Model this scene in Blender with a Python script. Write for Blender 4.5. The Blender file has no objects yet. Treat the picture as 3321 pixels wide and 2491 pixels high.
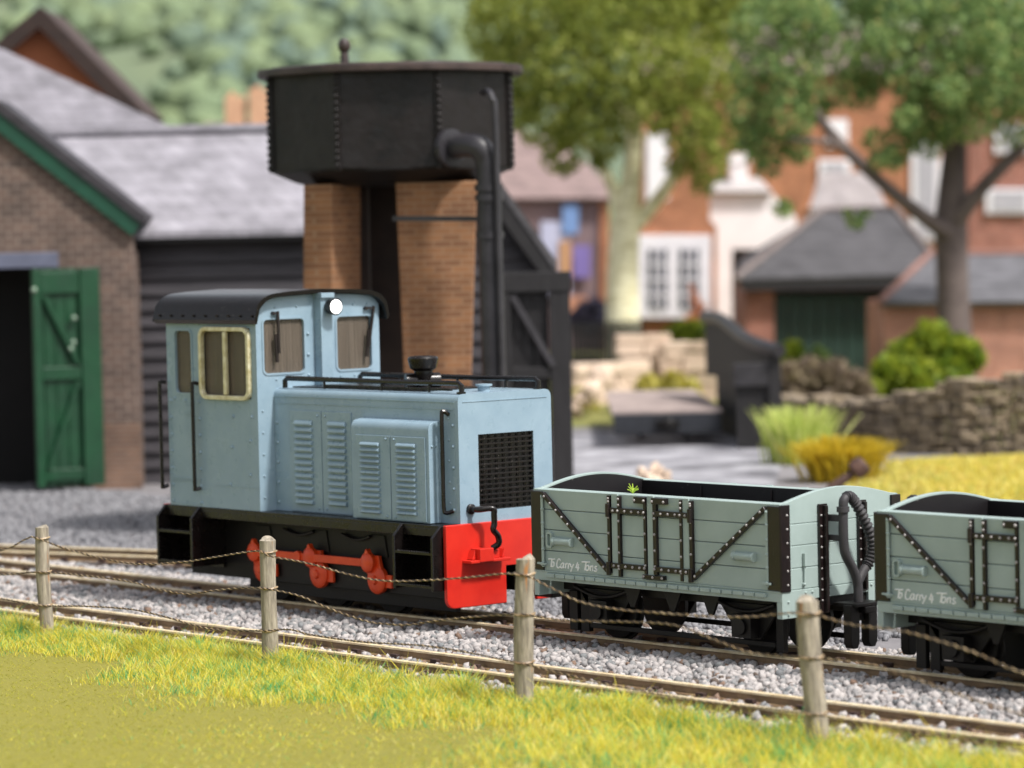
import bpy, math, random
import numpy as np
from mathutils import Vector, Matrix
random.seed(7); rng=np.random.default_rng(7)
R=math.radians; PI=math.pi
sc=bpy.context.scene; COL=sc.collection
# ------------------------------------------------------------------ camera
CAMP=Vector((25.60113274,-23.11088827,4.06834326))
CR=Vector((0.65279221,0.7572015,-0.02254387)); CU=Vector((-0.01910621,0.04620707,0.99874915)); CD=Vector((-0.75729604,0.65154493,-0.04463087))
FPX=11016.9007; YAW=0.8603
cd=bpy.data.cameras.new('camera'); cam=bpy.data.objects.new('camera',cd); COL.objects.link(cam)
cam.matrix_world=Matrix(((CR.x,CU.x,-CD.x,CAMP.x),(CR.y,CU.y,-CD.y,CAMP.y),(CR.z,CU.z,-CD.z,CAMP.z),(0,0,0,1)))
cd.sensor_width=36; cd.lens=36*FPX/3321; cd.clip_end=2000; cd.clip_start=.5
cd.dof.use_dof=True; cd.dof.focus_distance=33.6; cd.dof.aperture_fstop=.68
sc.camera=cam
# frame F: origin under the camera, x to the right of the view, y away, z up
FX=Vector((math.cos(YAW),math.sin(YAW),0)); FY=Vector((-math.sin(YAW),math.cos(YAW),0)); FO=Vector((CAMP.x,CAMP.y,0))
def F2W(p): return FO+FX*p[0]+FY*p[1]+Vector((0,0,p[2]))
def P(px,py,t):
    """a point of the place, in frame F, from its direction and its distance t"""
    k=1.50136
    v=CD+CR*((px*k-1660.5)/FPX)-CU*((py*k-1245.5)/FPX)
    w=CAMP+v*t-FO
    return (w.dot(FX),w.dot(FY),w.z)
# ------------------------------------------------------------------ colours, materials
def s2l(c):
    c/=255.0
    return c/12.92 if c<=.04045 else ((c+.055)/1.055)**2.4
def rgb(r,g,b): return (s2l(r),s2l(g),s2l(b),1)
class NT:
    def __init__(s,name):
        s.m=bpy.data.materials.new(name); s.m.use_nodes=True; s.t=s.m.node_tree; s.t.nodes.clear()
        s.out=s.t.nodes.new('ShaderNodeOutputMaterial'); s.b=s.t.nodes.new('ShaderNodeBsdfPrincipled'); s.t.links.new(s.b.outputs[0],s.out.inputs[0])
    def n(s,k,**kw):
        x=s.t.nodes.new(k)
        for a,v in kw.items():
            if a.startswith('i_'):
                key=a[2:]; key=int(key) if key.isdigit() else key.replace('_',' ')
                x.inputs[key].default_value=v
            else: setattr(x,a,v)
        return x
    def l(s,a,b): s.t.links.new(a,b)
def mat(name,c1,c2=None,rough=.6,metal=0,scale=3.,bump=.0,bscale=40.,island=False,specks=None,spec=.5,stretch=(1,1,1),rvar=.0,lo=.35,hi=.65,c3=None,emit=0,bdist=.02,fine=None):
    N=NT(name); b=N.b
    tc=N.n('ShaderNodeTexCoord'); mp=N.n('ShaderNodeMapping'); mp.inputs['Scale'].default_value=stretch; N.l(tc.outputs['Object'],mp.inputs[0])
    col=None
    if c2 is None: c2=tuple(x*.8 for x in c1[:3])+(1,)
    r=N.n('ShaderNodeValToRGB'); e=r.color_ramp.elements; e[0].position=lo; e[1].position=hi; e[0].color=c1; e[1].color=c2
    if c3:
        q=e.new((lo+hi)/2); q.color=c3
    if island:
        g=N.n('ShaderNodeNewGeometry'); N.l(g.outputs['Random Per Island'],r.inputs[0])
    else:
        nz=N.n('ShaderNodeTexNoise'); nz.inputs['Scale'].default_value=scale; nz.inputs['Detail'].default_value=6; nz.inputs['Roughness'].default_value=.6
        N.l(mp.outputs[0],nz.inputs['Vector']); N.l(nz.outputs['Fac'],r.inputs[0])
    col=r.outputs[0]
    if fine:
        fz=N.n('ShaderNodeTexNoise'); fz.inputs['Scale'].default_value=fine[0]; fz.inputs['Detail'].default_value=3; N.l(mp.outputs[0],fz.inputs['Vector'])
        fr=N.n('ShaderNodeValToRGB'); fr.color_ramp.elements[0].position=fine[1]; fr.color_ramp.elements[1].position=fine[1]+.08
        N.l(fz.outputs['Fac'],fr.inputs[0]); fm=N.n('ShaderNodeMix',data_type='RGBA'); N.l(fr.outputs[0],fm.inputs[0]); N.l(col,fm.inputs[6]); fm.inputs[7].default_value=fine[2]; col=fm.outputs[2]
    if specks:
        v=N.n('ShaderNodeTexVoronoi'); v.inputs['Scale'].default_value=specks[0]; N.l(tc.outputs['Object'],v.inputs['Vector'])
        lt=N.n('ShaderNodeMath',operation='LESS_THAN'); lt.inputs[1].default_value=specks[1]; N.l(v.outputs['Distance'],lt.inputs[0])
        n2=N.n('ShaderNodeTexNoise'); n2.inputs['Scale'].default_value=2.3; N.l(tc.outputs['Object'],n2.inputs['Vector'])
        gt=N.n('ShaderNodeMath',operation='GREATER_THAN'); gt.inputs[1].default_value=.55; N.l(n2.outputs['Fac'],gt.inputs[0])
        mu=N.n('ShaderNodeMath',operation='MULTIPLY'); N.l(lt.outputs[0],mu.inputs[0]); N.l(gt.outputs[0],mu.inputs[1])
        mx=N.n('ShaderNodeMix',data_type='RGBA'); N.l(mu.outputs[0],mx.inputs[0]); N.l(col,mx.inputs[6]); mx.inputs[7].default_value=specks[2]; col=mx.outputs[2]
    N.l(col,b.inputs['Base Color'])
    b.inputs['Roughness'].default_value=rough; b.inputs['Metallic'].default_value=metal; b.inputs['Specular IOR Level'].default_value=spec
    if rvar:
        n3=N.n('ShaderNodeTexNoise'); n3.inputs['Scale'].default_value=7; n3.inputs['Detail'].default_value=5; N.l(tc.outputs['Object'],n3.inputs['Vector'])
        mr=N.n('ShaderNodeMapRange'); mr.inputs[1].default_value=.3; mr.inputs[2].default_value=.7; mr.inputs[3].default_value=max(.05,rough-rvar); mr.inputs[4].default_value=min(1,rough+rvar)
        N.l(n3.outputs['Fac'],mr.inputs[0]); N.l(mr.outputs[0],b.inputs['Roughness'])
    if bump:
        n4=N.n('ShaderNodeTexNoise'); n4.inputs['Scale'].default_value=bscale; n4.inputs['Detail'].default_value=4; N.l(mp.outputs[0],n4.inputs['Vector'])
        bp=N.n('ShaderNodeBump'); bp.inputs['Strength'].default_value=bump; bp.inputs['Distance'].default_value=bdist; N.l(n4.outputs['Fac'],bp.inputs['Height']); N.l(bp.outputs[0],b.inputs['Normal'])
    if emit:
        N.l(col,b.inputs['Emission Color']); b.inputs['Emission Strength'].default_value=emit
    return N.m
def brickmat(name,c1,c2,mortar,w,h,rough=.85,msize=.012,bump=.4,axis='XZ',off=.5):
    N=NT(name); tc=N.n('ShaderNodeTexCoord'); sp=N.n('ShaderNodeSeparateXYZ'); cb=N.n('ShaderNodeCombineXYZ'); N.l(tc.outputs['Object'],sp.inputs[0])
    if axis=='XZ':
        a=N.n('ShaderNodeMath',operation='ADD'); N.l(sp.outputs[0],a.inputs[0]); N.l(sp.outputs[1],a.inputs[1]); N.l(a.outputs[0],cb.inputs[0]); N.l(sp.outputs[2],cb.inputs[1])
    else: N.l(sp.outputs[0],cb.inputs[0]); N.l(sp.outputs[1],cb.inputs[1])
    bt=N.n('ShaderNodeTexBrick',offset=off); bt.inputs['Scale'].default_value=1; bt.inputs['Brick Width'].default_value=w; bt.inputs['Row Height'].default_value=h; bt.inputs['Mortar Size'].default_value=msize
    bt.inputs['Color1'].default_value=c1; bt.inputs['Color2'].default_value=c2; bt.inputs['Mortar'].default_value=mortar; N.l(cb.outputs[0],bt.inputs['Vector'])
    nz=N.n('ShaderNodeTexNoise'); nz.inputs['Scale'].default_value=1.7; nz.inputs['Detail'].default_value=6; N.l(tc.outputs['Object'],nz.inputs['Vector'])
    mr=N.n('ShaderNodeMapRange'); mr.inputs[1].default_value=.3; mr.inputs[2].default_value=.7; mr.inputs[3].default_value=.72; mr.inputs[4].default_value=1.2; N.l(nz.outputs['Fac'],mr.inputs[0])
    hs=N.n('ShaderNodeHueSaturation'); N.l(mr.outputs[0],hs.inputs['Value']); N.l(bt.outputs['Color'],hs.inputs['Color'])
    N.l(hs.outputs[0],N.b.inputs['Base Color']); N.b.inputs['Roughness'].default_value=rough
    bp=N.n('ShaderNodeBump'); bp.inputs['Strength'].default_value=bump; bp.inputs['Distance'].default_value=.015; bp.invert=True; N.l(bt.outputs['Fac'],bp.inputs['Height']); N.l(bp.outputs[0],N.b.inputs['Normal'])
    return N.m
# ------------------------------------------------------------------ mesh builder
class MB:
    def __init__(s): s.v=[]; s.f=[]; s.mi=[]; s.m=0
    def add(s,vs,fs):
        o=len(s.v); s.v.extend([tuple(q) for q in vs]); s.f.extend([tuple(i+o for i in f) for f in fs]); s.mi.extend([s.m]*len(fs)); return s
    def box(s,x0,x1,y0,y1,z0,z1):
        if x0>x1:x0,x1=x1,x0
        if y0>y1:y0,y1=y1,y0
        if z0>z1:z0,z1=z1,z0
        return s.add([(x0,y0,z0),(x1,y0,z0),(x1,y1,z0),(x0,y1,z0),(x0,y0,z1),(x1,y0,z1),(x1,y1,z1),(x0,y1,z1)],[(3,2,1,0),(4,5,6,7),(0,1,5,4),(1,2,6,5),(2,3,7,6),(3,0,4,7)])
    def bar(s,p0,p1,w,h,up=(0,0,1)):
        p0=Vector(p0);p1=Vector(p1);d=(p1-p0).normalized();u=Vector(up); a=d.cross(u)
        if a.length<1e-5: a=d.cross(Vector((1,0,0)))
        a.normalize(); u=a.cross(d)
        vs=[p+a*(i*w/2)+u*(j*h/2) for p in(p0,p1) for i,j in((-1,-1),(1,-1),(1,1),(-1,1))]
        return s.add(vs,[(3,2,1,0),(4,5,6,7),(0,1,5,4),(1,2,6,5),(2,3,7,6),(3,0,4,7)])
    def tube(s,pts,r,n=8,caps=True):
        pts=[Vector(p) for p in pts]; m=len(pts); rs=r if isinstance(r,(list,tuple)) else [r]*m
        vs=[];nrm=None
        for i,p in enumerate(pts):
            d=(pts[min(i+1,m-1)]-pts[max(i-1,0)]).normalized()
            if nrm is None:
                nrm=d.orthogonal().normalized()
            else:
                nrm=(nrm-d*nrm.dot(d))
                nrm=nrm.normalized() if nrm.length>1e-6 else d.orthogonal().normalized()
            b=d.cross(nrm)
            for k in range(n):
                a=2*PI*k/n; vs.append(p+(nrm*math.cos(a)+b*math.sin(a))*rs[i])
        fs=[(i*n+k,i*n+(k+1)%n,(i+1)*n+(k+1)%n,(i+1)*n+k) for i in range(m-1) for k in range(n)]
        if caps: fs+= [tuple(range(n-1,-1,-1)),tuple((m-1)*n+k for k in range(n))]
        return s.add(vs,fs)
    def cyl(s,p0,p1,r0,r1=None,n=20): return s.tube([p0,p1],[r0,r0 if r1 is None else r1],n)
    def prism(s,poly,axis,a,b):
        n=len(poly)
        def m(u,v,w): return {'x':(w,u,v),'y':(u,w,v),'z':(u,v,w)}[axis]
        vs=[m(u,v,a) for u,v in poly]+[m(u,v,b) for u,v in poly]
        return s.add(vs,[tuple(range(n-1,-1,-1)),tuple(range(n,2*n))]+[(i,(i+1)%n,n+(i+1)%n,n+i) for i in range(n)])
    def lathe(s,prof,c,axis=(0,0,1),n=16):
        ax=Vector(axis).normalized(); a=ax.orthogonal().normalized(); b=ax.cross(a); c=Vector(c); vs=[]
        for r,h in prof:
            for k in range(n):
                t=2*PI*k/n; vs.append(c+ax*h+(a*math.cos(t)+b*math.sin(t))*max(r,1e-4))
        m=len(prof)
        return s.add(vs,[(i*n+k,i*n+(k+1)%n,(i+1)*n+(k+1)%n,(i+1)*n+k) for i in range(m-1) for k in range(n)]+[tuple(range(n-1,-1,-1)),tuple((m-1)*n+k for k in range(n))])
    def dome(s,c,axis,r): return s.lathe([(r,-r*.3),(r*.97,r*.25),(r*.7,r*.7),(r*.25,r*.95)],c,axis,7)
    def ball(s,c,r,n=14):
        return s.lathe([(r*math.sin(PI*i/8),-r*math.cos(PI*i/8)) for i in range(9)],c,(0,0,1),n)
    def quad(s,*p): return s.add(p,[tuple(range(len(p)))])
    def slab(s,pts,off):
        """thick plate: a flat polygon and its copy moved by off"""
        n=len(pts); o=Vector(off); vs=[Vector(p) for p in pts]; vs=vs+[q+o for q in vs]
        return s.add(vs,[tuple(range(n-1,-1,-1)),tuple(range(n,2*n))]+[(i,(i+1)%n,n+(i+1)%n,n+i) for i in range(n)])
    def ring(s,axis,a,b,rect,rad,w):
        """rounded frame round rect=(u0,u1,v0,v1), w wide outwards, from depth a to b"""
        def rr(e):
            u0,u1,v0,v1=rect; out=[]
            for cx,cy,t0 in((u1-rad,v1-rad,0),(u0+rad,v1-rad,90),(u0+rad,v0+rad,180),(u1-rad,v0+rad,270)):
                for k in range(6):
                    t=R(t0+90*k/5); out.append((cx+(rad+e)*math.cos(t),cy+(rad+e)*math.sin(t)))
            return out
        I=rr(-.001 if w>0 else 0);O=rr(w);n=len(I)
        def m(q,d): return {'x':(d,q[0],q[1]),'y':(q[0],d,q[1])}[axis]
        vs=[m(q,a) for q in I]+[m(q,a) for q in O]+[m(q,b) for q in I]+[m(q,b) for q in O]
        fs=[]
        for i in range(n):
            j=(i+1)%n
            fs+=[(i,j,n+j,n+i),(2*n+i,3*n+i,3*n+j,2*n+j),(i,2*n+i,2*n+j,j),(n+i,n+j,3*n+j,3*n+i)]
        return s.add(vs,fs)
    def gridwall(s,axis,a,b,us,vs_,holes,top=None):
        """wall sheet between depths a and b with rectangular holes (i0,i1,j0,j1) in grid steps; top(u) overrides the last row"""
        nu,nv=len(us),len(vs_)
        def m(i,j,d):
            u=us[i]; v=vs_[j] if (j<nv-1 or top is None) else top(u)
            return {'x':(d,u,v),'y':(u,d,v)}[axis]
        V=[m(i,j,d) for d in(a,b) for j in range(nv) for i in range(nu)]
        def ix(i,j,k): return k*nu*nv+j*nu+i
        solid=lambda i,j: 0<=i<nu-1 and 0<=j<nv-1 and not any(h[0]<=i<h[1] and h[2]<=j<h[3] for h in holes)
        fs=[]
        for i in range(nu-1):
            for j in range(nv-1):
                if not solid(i,j): continue
                fs+=[(ix(i,j,0),ix(i+1,j,0),ix(i+1,j+1,0),ix(i,j+1,0)),(ix(i,j+1,1),ix(i+1,j+1,1),ix(i+1,j,1),ix(i,j,1))]
                if not solid(i-1,j): fs.append((ix(i,j,0),ix(i,j+1,0),ix(i,j+1,1),ix(i,j,1)))
                if not solid(i+1,j): fs.append((ix(i+1,j,0),ix(i+1,j,1),ix(i+1,j+1,1),ix(i+1,j+1,0)))
                if not solid(i,j-1): fs.append((ix(i,j,0),ix(i,j,1),ix(i+1,j,1),ix(i+1,j,0)))
                if not solid(i,j+1): fs.append((ix(i,j+1,0),ix(i+1,j+1,0),ix(i+1,j+1,1),ix(i,j+1,1)))
        return s.add(V,fs)
    def build(s,name,mats,parent=None,bevel=0,smooth=40,label=None,base=None,frame=None,segs=2):
        if not isinstance(mats,(list,tuple)): mats=[mats]
        if parent is not None: base,frame=INFO[parent.name]
        base=Vector(base or (0,0,0))
        me=bpy.data.meshes.new(name); me.from_pydata([tuple(Vector(q)-base) for q in s.v],[],s.f)
        for m in mats: me.materials.append(m)
        if len(mats)>1: me.polygons.foreach_set('material_index',s.mi)
        bm=__import__('bmesh').new(); bm.from_mesh(me); __import__('bmesh').ops.recalc_face_normals(bm,faces=bm.faces); bm.to_mesh(me); bm.free()
        if smooth:
            me.polygons.foreach_set('use_smooth',[True]*len(me.polygons)); me.set_sharp_from_angle(angle=R(smooth))
        o=bpy.data.objects.new(name,me); COL.objects.link(o)
        if bevel:
            md=o.modifiers.new('bevel','BEVEL'); md.width=bevel; md.segments=segs; md.limit_method='ANGLE'; md.angle_limit=R(45); md.harden_normals=bool(smooth)
        if parent is not None: o.parent=parent
        else: place(o,base,frame)
        INFO[o.name]=(base,frame)
        if label: o['label']=label
        return o
INFO={}
def place(o,base,frame):
    if frame=='F': o.location=F2W(base); o.rotation_euler=(0,0,YAW)
    else: o.location=base
def thing(name,label,cat,base=(0,0,0),frame=None,group=None):
    o=bpy.data.objects.new(name,None); COL.objects.link(o); o.empty_display_size=.2
    place(o,Vector(base),frame); INFO[o.name]=(Vector(base),frame); tag(o,label,cat,group); return o
def tag(o,label=None,cat=None,group=None,kind=None):
    if label:o['label']=label
    if cat:o['category']=cat
    if group:o['group']=group
    if kind:o['kind']=kind
    return o
def fastmesh(name,V,Fc,m,smooth=False):
    me=bpy.data.meshes.new(name); nv=len(V); nf,k=Fc.shape
    me.vertices.add(nv); me.vertices.foreach_set('co',V.astype(np.float32).ravel())
    me.loops.add(nf*k); me.loops.foreach_set('vertex_index',Fc.astype(np.int32).ravel())
    me.polygons.add(nf); me.polygons.foreach_set('loop_start',np.arange(0,nf*k,k,dtype=np.int32)); me.polygons.foreach_set('loop_total',np.full(nf,k,dtype=np.int32))
    if smooth: me.polygons.foreach_set('use_smooth',np.ones(nf,dtype=bool))
    me.update(calc_edges=True); me.materials.append(m)
    return me
def arcpts(pts,n=6):
    """Catmull-Rom through pts"""
    p=[Vector(q) for q in pts]; p=[p[0]*2-p[1]]+p+[p[-1]*2-p[-2]]; out=[]
    for i in range(1,len(p)-2):
        for k in range(n):
            t=k/n; a,b,c,d=p[i-1],p[i],p[i+1],p[i+2]
            out.append(.5*((2*b)+(c-a)*t+(2*a-5*b+4*c-d)*t*t+(3*b-a-3*c+d)*t**3))
    out.append(p[-2]); return out
# ------------------------------------------------------------------ palette
M={}
M['blue']=mat('blue_grey_paint',rgb(140,162,176),rgb(130,153,168),rough=.34,scale=4,bump=.10,bscale=70,specks=(26,.045,rgb(190,210,220)),rvar=.12,bdist=.006)
M['black']=mat('satin_black_paint',rgb(22,17,16),rgb(15,12,12),rough=.28,spec=.45,scale=6,bump=.15,bscale=60,specks=(34,.07,rgb(190,180,170)),rvar=.1,bdist=.008)
M['roofblack']=mat('glossy_roof_black',rgb(17,12,11),rgb(12,9,8),rough=.22,spec=.28,scale=6,bump=.2,bscale=90,specks=(30,.07,rgb(190,180,170)),bdist=.006)
M['frame']=mat('dull_black_frame',rgb(20,17,16),rgb(14,12,12),rough=.5,spec=.3,scale=5,bump=.1,bscale=40,specks=(30,.05,rgb(110,102,95)))
M['red']=mat('red_paint',rgb(206,44,30),rgb(194,36,26),rough=.38,scale=4,bump=.1,bscale=60,specks=(30,.04,rgb(235,120,100)),bdist=.006)
M['orange']=mat('orange_paint',rgb(226,76,28),rgb(212,64,22),rough=.42,scale=5)
M['brass']=mat('aged_brass',rgb(226,220,190),rgb(190,178,132),rough=.35,metal=.2,scale=14,bump=.4,bscale=50,bdist=.01)
M['lens']=mat('lamp_lens',(1,1,1,1),(1,1,1,1),rough=.1,emit=2.5)
M['green_grey']=mat('grey_green_paint',rgb(157,173,169),rgb(149,165,161),rough=.42,scale=3,bump=.08,bscale=80,specks=(22,.03,rgb(190,205,195)),bdist=.004)
M['ironblack']=mat('strap_black',rgb(34,25,25),rgb(24,18,19),rough=.28,scale=8,bump=.2,bscale=60,specks=(40,.06,rgb(170,160,155)),bdist=.006)
M['rivet']=mat('rivet_glint',rgb(186,182,180),rgb(120,114,112),rough=.3,metal=.1,scale=30)  # pale colour stands in for white glints on the rivet heads
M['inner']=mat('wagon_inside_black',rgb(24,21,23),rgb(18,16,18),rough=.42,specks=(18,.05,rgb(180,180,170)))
M['rubber']=mat('rubber_grey',rgb(62,60,62),rgb(50,48,50),rough=.6)
M['letter']=mat('white_lettering',rgb(238,240,238),rgb(225,228,226),rough=.6)
def glassmat():
    N=NT('cab_glass'); tc=N.n('ShaderNodeTexCoord'); mp=N.n('ShaderNodeMapping'); mp.inputs['Scale'].default_value=(70,70,1.0); N.l(tc.outputs['Object'],mp.inputs[0])
    nz=N.n('ShaderNodeTexNoise'); nz.inputs['Scale'].default_value=1; nz.inputs['Detail'].default_value=6; N.l(mp.outputs[0],nz.inputs[0])
    r=N.n('ShaderNodeValToRGB'); e=r.color_ramp.elements; e[0].position=.3;e[1].position=.75; e[0].color=rgb(88,80,73); e[1].color=rgb(132,121,110); N.l(nz.outputs['Fac'],r.inputs[0]); N.l(r.outputs[0],N.b.inputs['Base Color'])
    N.b.inputs['Roughness'].default_value=.22
    t=N.n('ShaderNodeBsdfTransparent'); t.inputs[0].default_value=(.8,.74,.62,1); mx=N.n('ShaderNodeMixShader'); mx.inputs[0].default_value=.62
    N.l(t.outputs[0],mx.inputs[1]); N.l(N.b.outputs[0],mx.inputs[2]); N.l(mx.outputs[0],N.out.inputs[0]); return N.m
M['glass']=glassmat()
# ================================================================== LOCOMOTIVE
L=thing('diesel_locomotive','small blue grey diesel shunting engine with black cab roof and red front beam','locomotive',(-3.8,0,0))
CW=.866; XR,XF=-6.27,-4.556; BW=.642; BXF=-1.3825; ZF=1.055
def roofz(y,k=0.0):
    a=abs(y)/.95
    prof=[(0,3.487),(.5,3.470),(.72,3.452),(.80,3.435),(.87,3.405),(.925,3.36),(.965,3.315),(.99,3.26),(1.0,3.165)]
    for (u0,z0),(u1,z1) in zip(prof,prof[1:]):
        if a<=u1: return z0+(z1-z0)*(a-u0)/(u1-u0)-k
    return prof[-1][1]-k
b=MB()
for sg in(-1,1):
    us=[XR+.0455,-6.10,-5.785,-5.577,-4.674,XF-.0455]; vs_=[ZF,2.288,2.335,3.04,3.076,3.19]
    b.gridwall('y',sg*CW,sg*(CW-.045),us,vs_,[(1,2,2,3),(3,4,1,4)])
    b.ring('y',sg*(CW+.010),sg*(CW-.05),(-6.10,-5.785,2.335,3.04),.06,.022)
ys=[-CW,-.80,-.767,-.73,-.55,-.205,-.1,0,.1,.255,.45,.60,.70,.748,.80,CW]
b.gridwall('x',XF,XF-.045,ys,[ZF,2.57,3.165,3.3],[(2,5,1,2),(9,13,1,2)],top=lambda y:roofz(y,.055))
b.ring('x',XF+.010,XF-.05,(-.767,-.205,2.57,3.165),.05,.02); b.ring('x',XF+.010,XF-.05,(.255,.748,2.57,3.165),.05,.02)
b.gridwall('x',XR,XR+.045,ys,[ZF,2.4,3.1,3.3],[(2,5,1,2),(9,13,1,2)],top=lambda y:roofz(y,.055))
# raised seams, door edges, rivets
for x in(-6.205,-5.66):
    for z in np.arange(1.10,2.25,.19): b.dome((x,-CW,z),(0,-1,0),.021)
for z in np.arange(1.2,2.9,.21): b.dome((XR+.03,-CW,z),(0,-1,0),.013)
for x,z in((-5.017,2.094),(-4.662,2.097),(-5.64,2.36),(-5.92,2.25),(-6.13,2.27),(-5.62,3.12),(-5.05,1.75),(-4.70,1.83),(-4.72,1.45),(-5.1,1.33)): b.dome((x,-CW,z),(0,-1,0),.021)
for i in range(16): b.dome((-6.19+.033*i,-CW,1.085),(0,-1,0),.007)
for i in range(9): b.dome((-6.19,-CW,1.085+.03*i),(0,-1,0),.007); b.dome((-5.68,-CW,1.085+.03*i),(0,-1,0),.007)
b.box(-6.22,-5.66,-CW-.008,-CW+.01,1.335,1.345); b.box(-6.22,-5.66,-CW-.008,-CW+.01,1.36,1.372)
b.box(-5.40,XF,-CW-.005,-CW+.01,1.306,1.314); b.box(-5.945,-5.77,-CW-.01,-CW+.01,2.20,2.215); b.box(-5.945,-5.77,-CW-.01,-CW+.01,2.095,2.11); b.box(-5.90,-5.80,-CW-.008,-CW+.01,2.12,2.19)
for z in np.arange(1.15,3.2,.23): b.dome((XF,-.15,z),(1,0,0),.02)
for y in(-.6,-.3,.3,.5,.7): b.dome((XF,y,3.30),(1,0,0),.014); b.dome((XF,y*1.0,2.50),(1,0,0),.014)
for z in np.arange(1.2,2.4,.24): b.dome((XF,-.80,z),(1,0,0),.014)
b.build('cab_wall',M['blue'],L)
def pane(*a):
    b=MB(); b.box(*a); b.build('window_pane',M['glass'],L,smooth=0)
for sg in(-1,1):
    pane(-6.10,-5.785,sg*(CW-.03)-.004,sg*(CW-.03)+.004,2.33,3.045); pane(-5.577,-4.674,sg*(CW-.03)-.004,sg*(CW-.03)+.004,2.285,3.08)
for x in(XF-.03,XR+.03):
    pane(x-.004,x+.004,-.77,-.20,2.565,3.17); pane(x-.004,x+.004,.25,.75,2.565,3.17)
b=MB(); b.box(-6.2,-4.62,-.8,.8,1.06,1.10); b.box(-5.0,-4.7,-.6,.6,1.10,2.3); b.build('cab_interior',mat('cab_inside',rgb(70,62,55),rgb(52,46,42),rough=.7),L)
for sg in(-1,1):
    b=MB(); b.ring('y',sg*(CW-.01),sg*(CW+.05),(-5.545,-4.70,2.325,3.04),.07,.05); b.box(-5.15,-5.09,sg*(CW-.01),sg*(CW+.035),2.33,3.035)
    b.build('window_frame',M['brass'],L,bevel=.012)
b=MB()
NA=44; prof=[]
for i in range(NA+1):
    y=-.95+1.9*i/NA; prof.append((y,roofz(y)))
pin=[(y*.965,z-.045) for y,z in reversed(prof)]
b.prism(prof+pin,'x',-6.40,-4.46)
rear=[(y*.99,z-.012) for y,z in prof]; b.prism([(-.94,3.165)]+rear+[(.94,3.165)],'x',-6.43,-6.36)
for sg in(-1,1):
    for i in range(9): b.dome((-6.28+.22*i,sg*.946,3.215),(0,sg,.2),.015)
b.build('cab_roof',M['roofblack'],L,bevel=.02,segs=3)
# lamp conduit and headlight
b=MB(); b.box(XF+.001,-4.43,-.055,.105,2.40,3.43); b.box(XF+.001,-4.40,-.065,.12,3.385,3.44)
for z in(2.55,2.75,2.95,3.15): b.dome((-4.49,-.055,z),(0,-1,0),.012)
b.build('lamp_bracket',M['blue'],L,bevel=.008)
b=MB(); b.lathe([(.05,0),(.085,.02),(.092,.09),(.096,.12),(.08,.12)],(-4.43,.066,3.285),(1,0,0),20); hl=b.build('headlight',M['black'],L)
b=MB(); b.lathe([(.078,0),(.075,.012),(.045,.022),(.01,.026)],(-4.312,.066,3.285),(1,0,0),20); b.build('lens',M['lens'],hl)
for (a,c,d) in(((-.64,3.235),(-.585,3.235),(-.60,2.69)),((.66,3.25),(.77,3.25),(.66,2.70))):
    b=MB(); x=XF+.03
    b.tube([(x-.03,a[0],a[1]),(x+.015,a[0],a[1])],.02,8); b.bar((x,a[0],a[1]),(x,c[0],c[1]),.02,.025); b.bar((x+.005,c[0],c[1]+.02),(x+.005,d[0]+.02,d[1]+.1),.022,.028); b.bar((x-.003,(c[0]+d[0])/2-.02,3.0),(x-.003,d[0],d[1]),.018,.035)
    b.build('windscreen_wiper',M['ironblack'],L)
def hrail(pts,r=.02,name='handrail'):
    b=MB(); b.tube(arcpts(pts,5),r,8); return b.build(name,M['black'],L)
for x in(-6.325,-5.69):
    hrail([(x+.02,-CW,1.27),(x,-CW-.06,1.255),(x,-CW-.07,1.30),(x,-CW-.07,1.9),(x,-CW-.07,2.41),(x,-CW-.06,2.455),(x+.02,-CW,2.445)],.022)
    hrail([(x,CW,1.27),(x,CW+.07,1.27),(x,CW+.07,2.44),(x,CW,2.44)],.022)
for sg in(-1,1):
    hrail([(-1.53,sg*BW,2.19),(-1.56,sg*(BW+.05),2.225),(-1.57,sg*(BW+.065),2.17),(-1.57,sg*(BW+.065),1.7),(-1.57,sg*(BW+.065),1.24),(-1.55,sg*(BW+.05),1.17),(-1.49,sg*BW,1.19)],.022)
# bonnet
b=MB()
rp=[(-BW,ZF)]; r_=.075
for k in range(6): t=R(180-90*k/5); rp.append((-BW+r_+r_*math.cos(t),2.405-r_+r_*math.sin(t)))
for k in range(6): t=R(90-90*k/5); rp.append((BW-r_+r_*math.cos(t),2.405-r_+r_*math.sin(t)))
rp.append((BW,ZF)); GY0,GY1,GZ0,GZ1=-.378,.385,1.18,1.974
b.prism(rp,'x',XF+.002,BXF-.06)
# front plate with the grille opening
def btop(y):
    d=abs(y)-(BW-r_)
    return 2.405 if d<=0 else 2.405-r_+math.sqrt(max(0,r_*r_-d*d))
fy=[-BW,-BW+.01,-BW+.025,-BW+.045,-BW+r_,GY0,0,GY1,BW-r_,BW-.045,BW-.025,BW-.01,BW]
b.gridwall('x',BXF,BXF-.058,fy,[ZF,GZ0,GZ1,2.3],[(5,7,1,2)],top=btop)
b.box(BXF-.01,BXF+.006,-.58,.58,2.318,2.326)
for sg in(-1,1):
    b.box(XF+.01,-1.45,sg*BW-.006,sg*BW+.006,2.24,2.25); b.box(XF+.01,-1.45,sg*BW-.008,sg*BW+.008,2.315,2.325)
    for z in np.arange(1.15,2.25,.22): b.dome((-4.50,sg*BW,z),(0,sg,0),.022); b.dome((-1.47,sg*BW,z+.05),(0,sg,0),.02); b.dome((-1.54,sg*BW,z+.12),(0,sg,0),.014)
b.build('bonnet',M['blue'],L,smooth=30)
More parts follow.
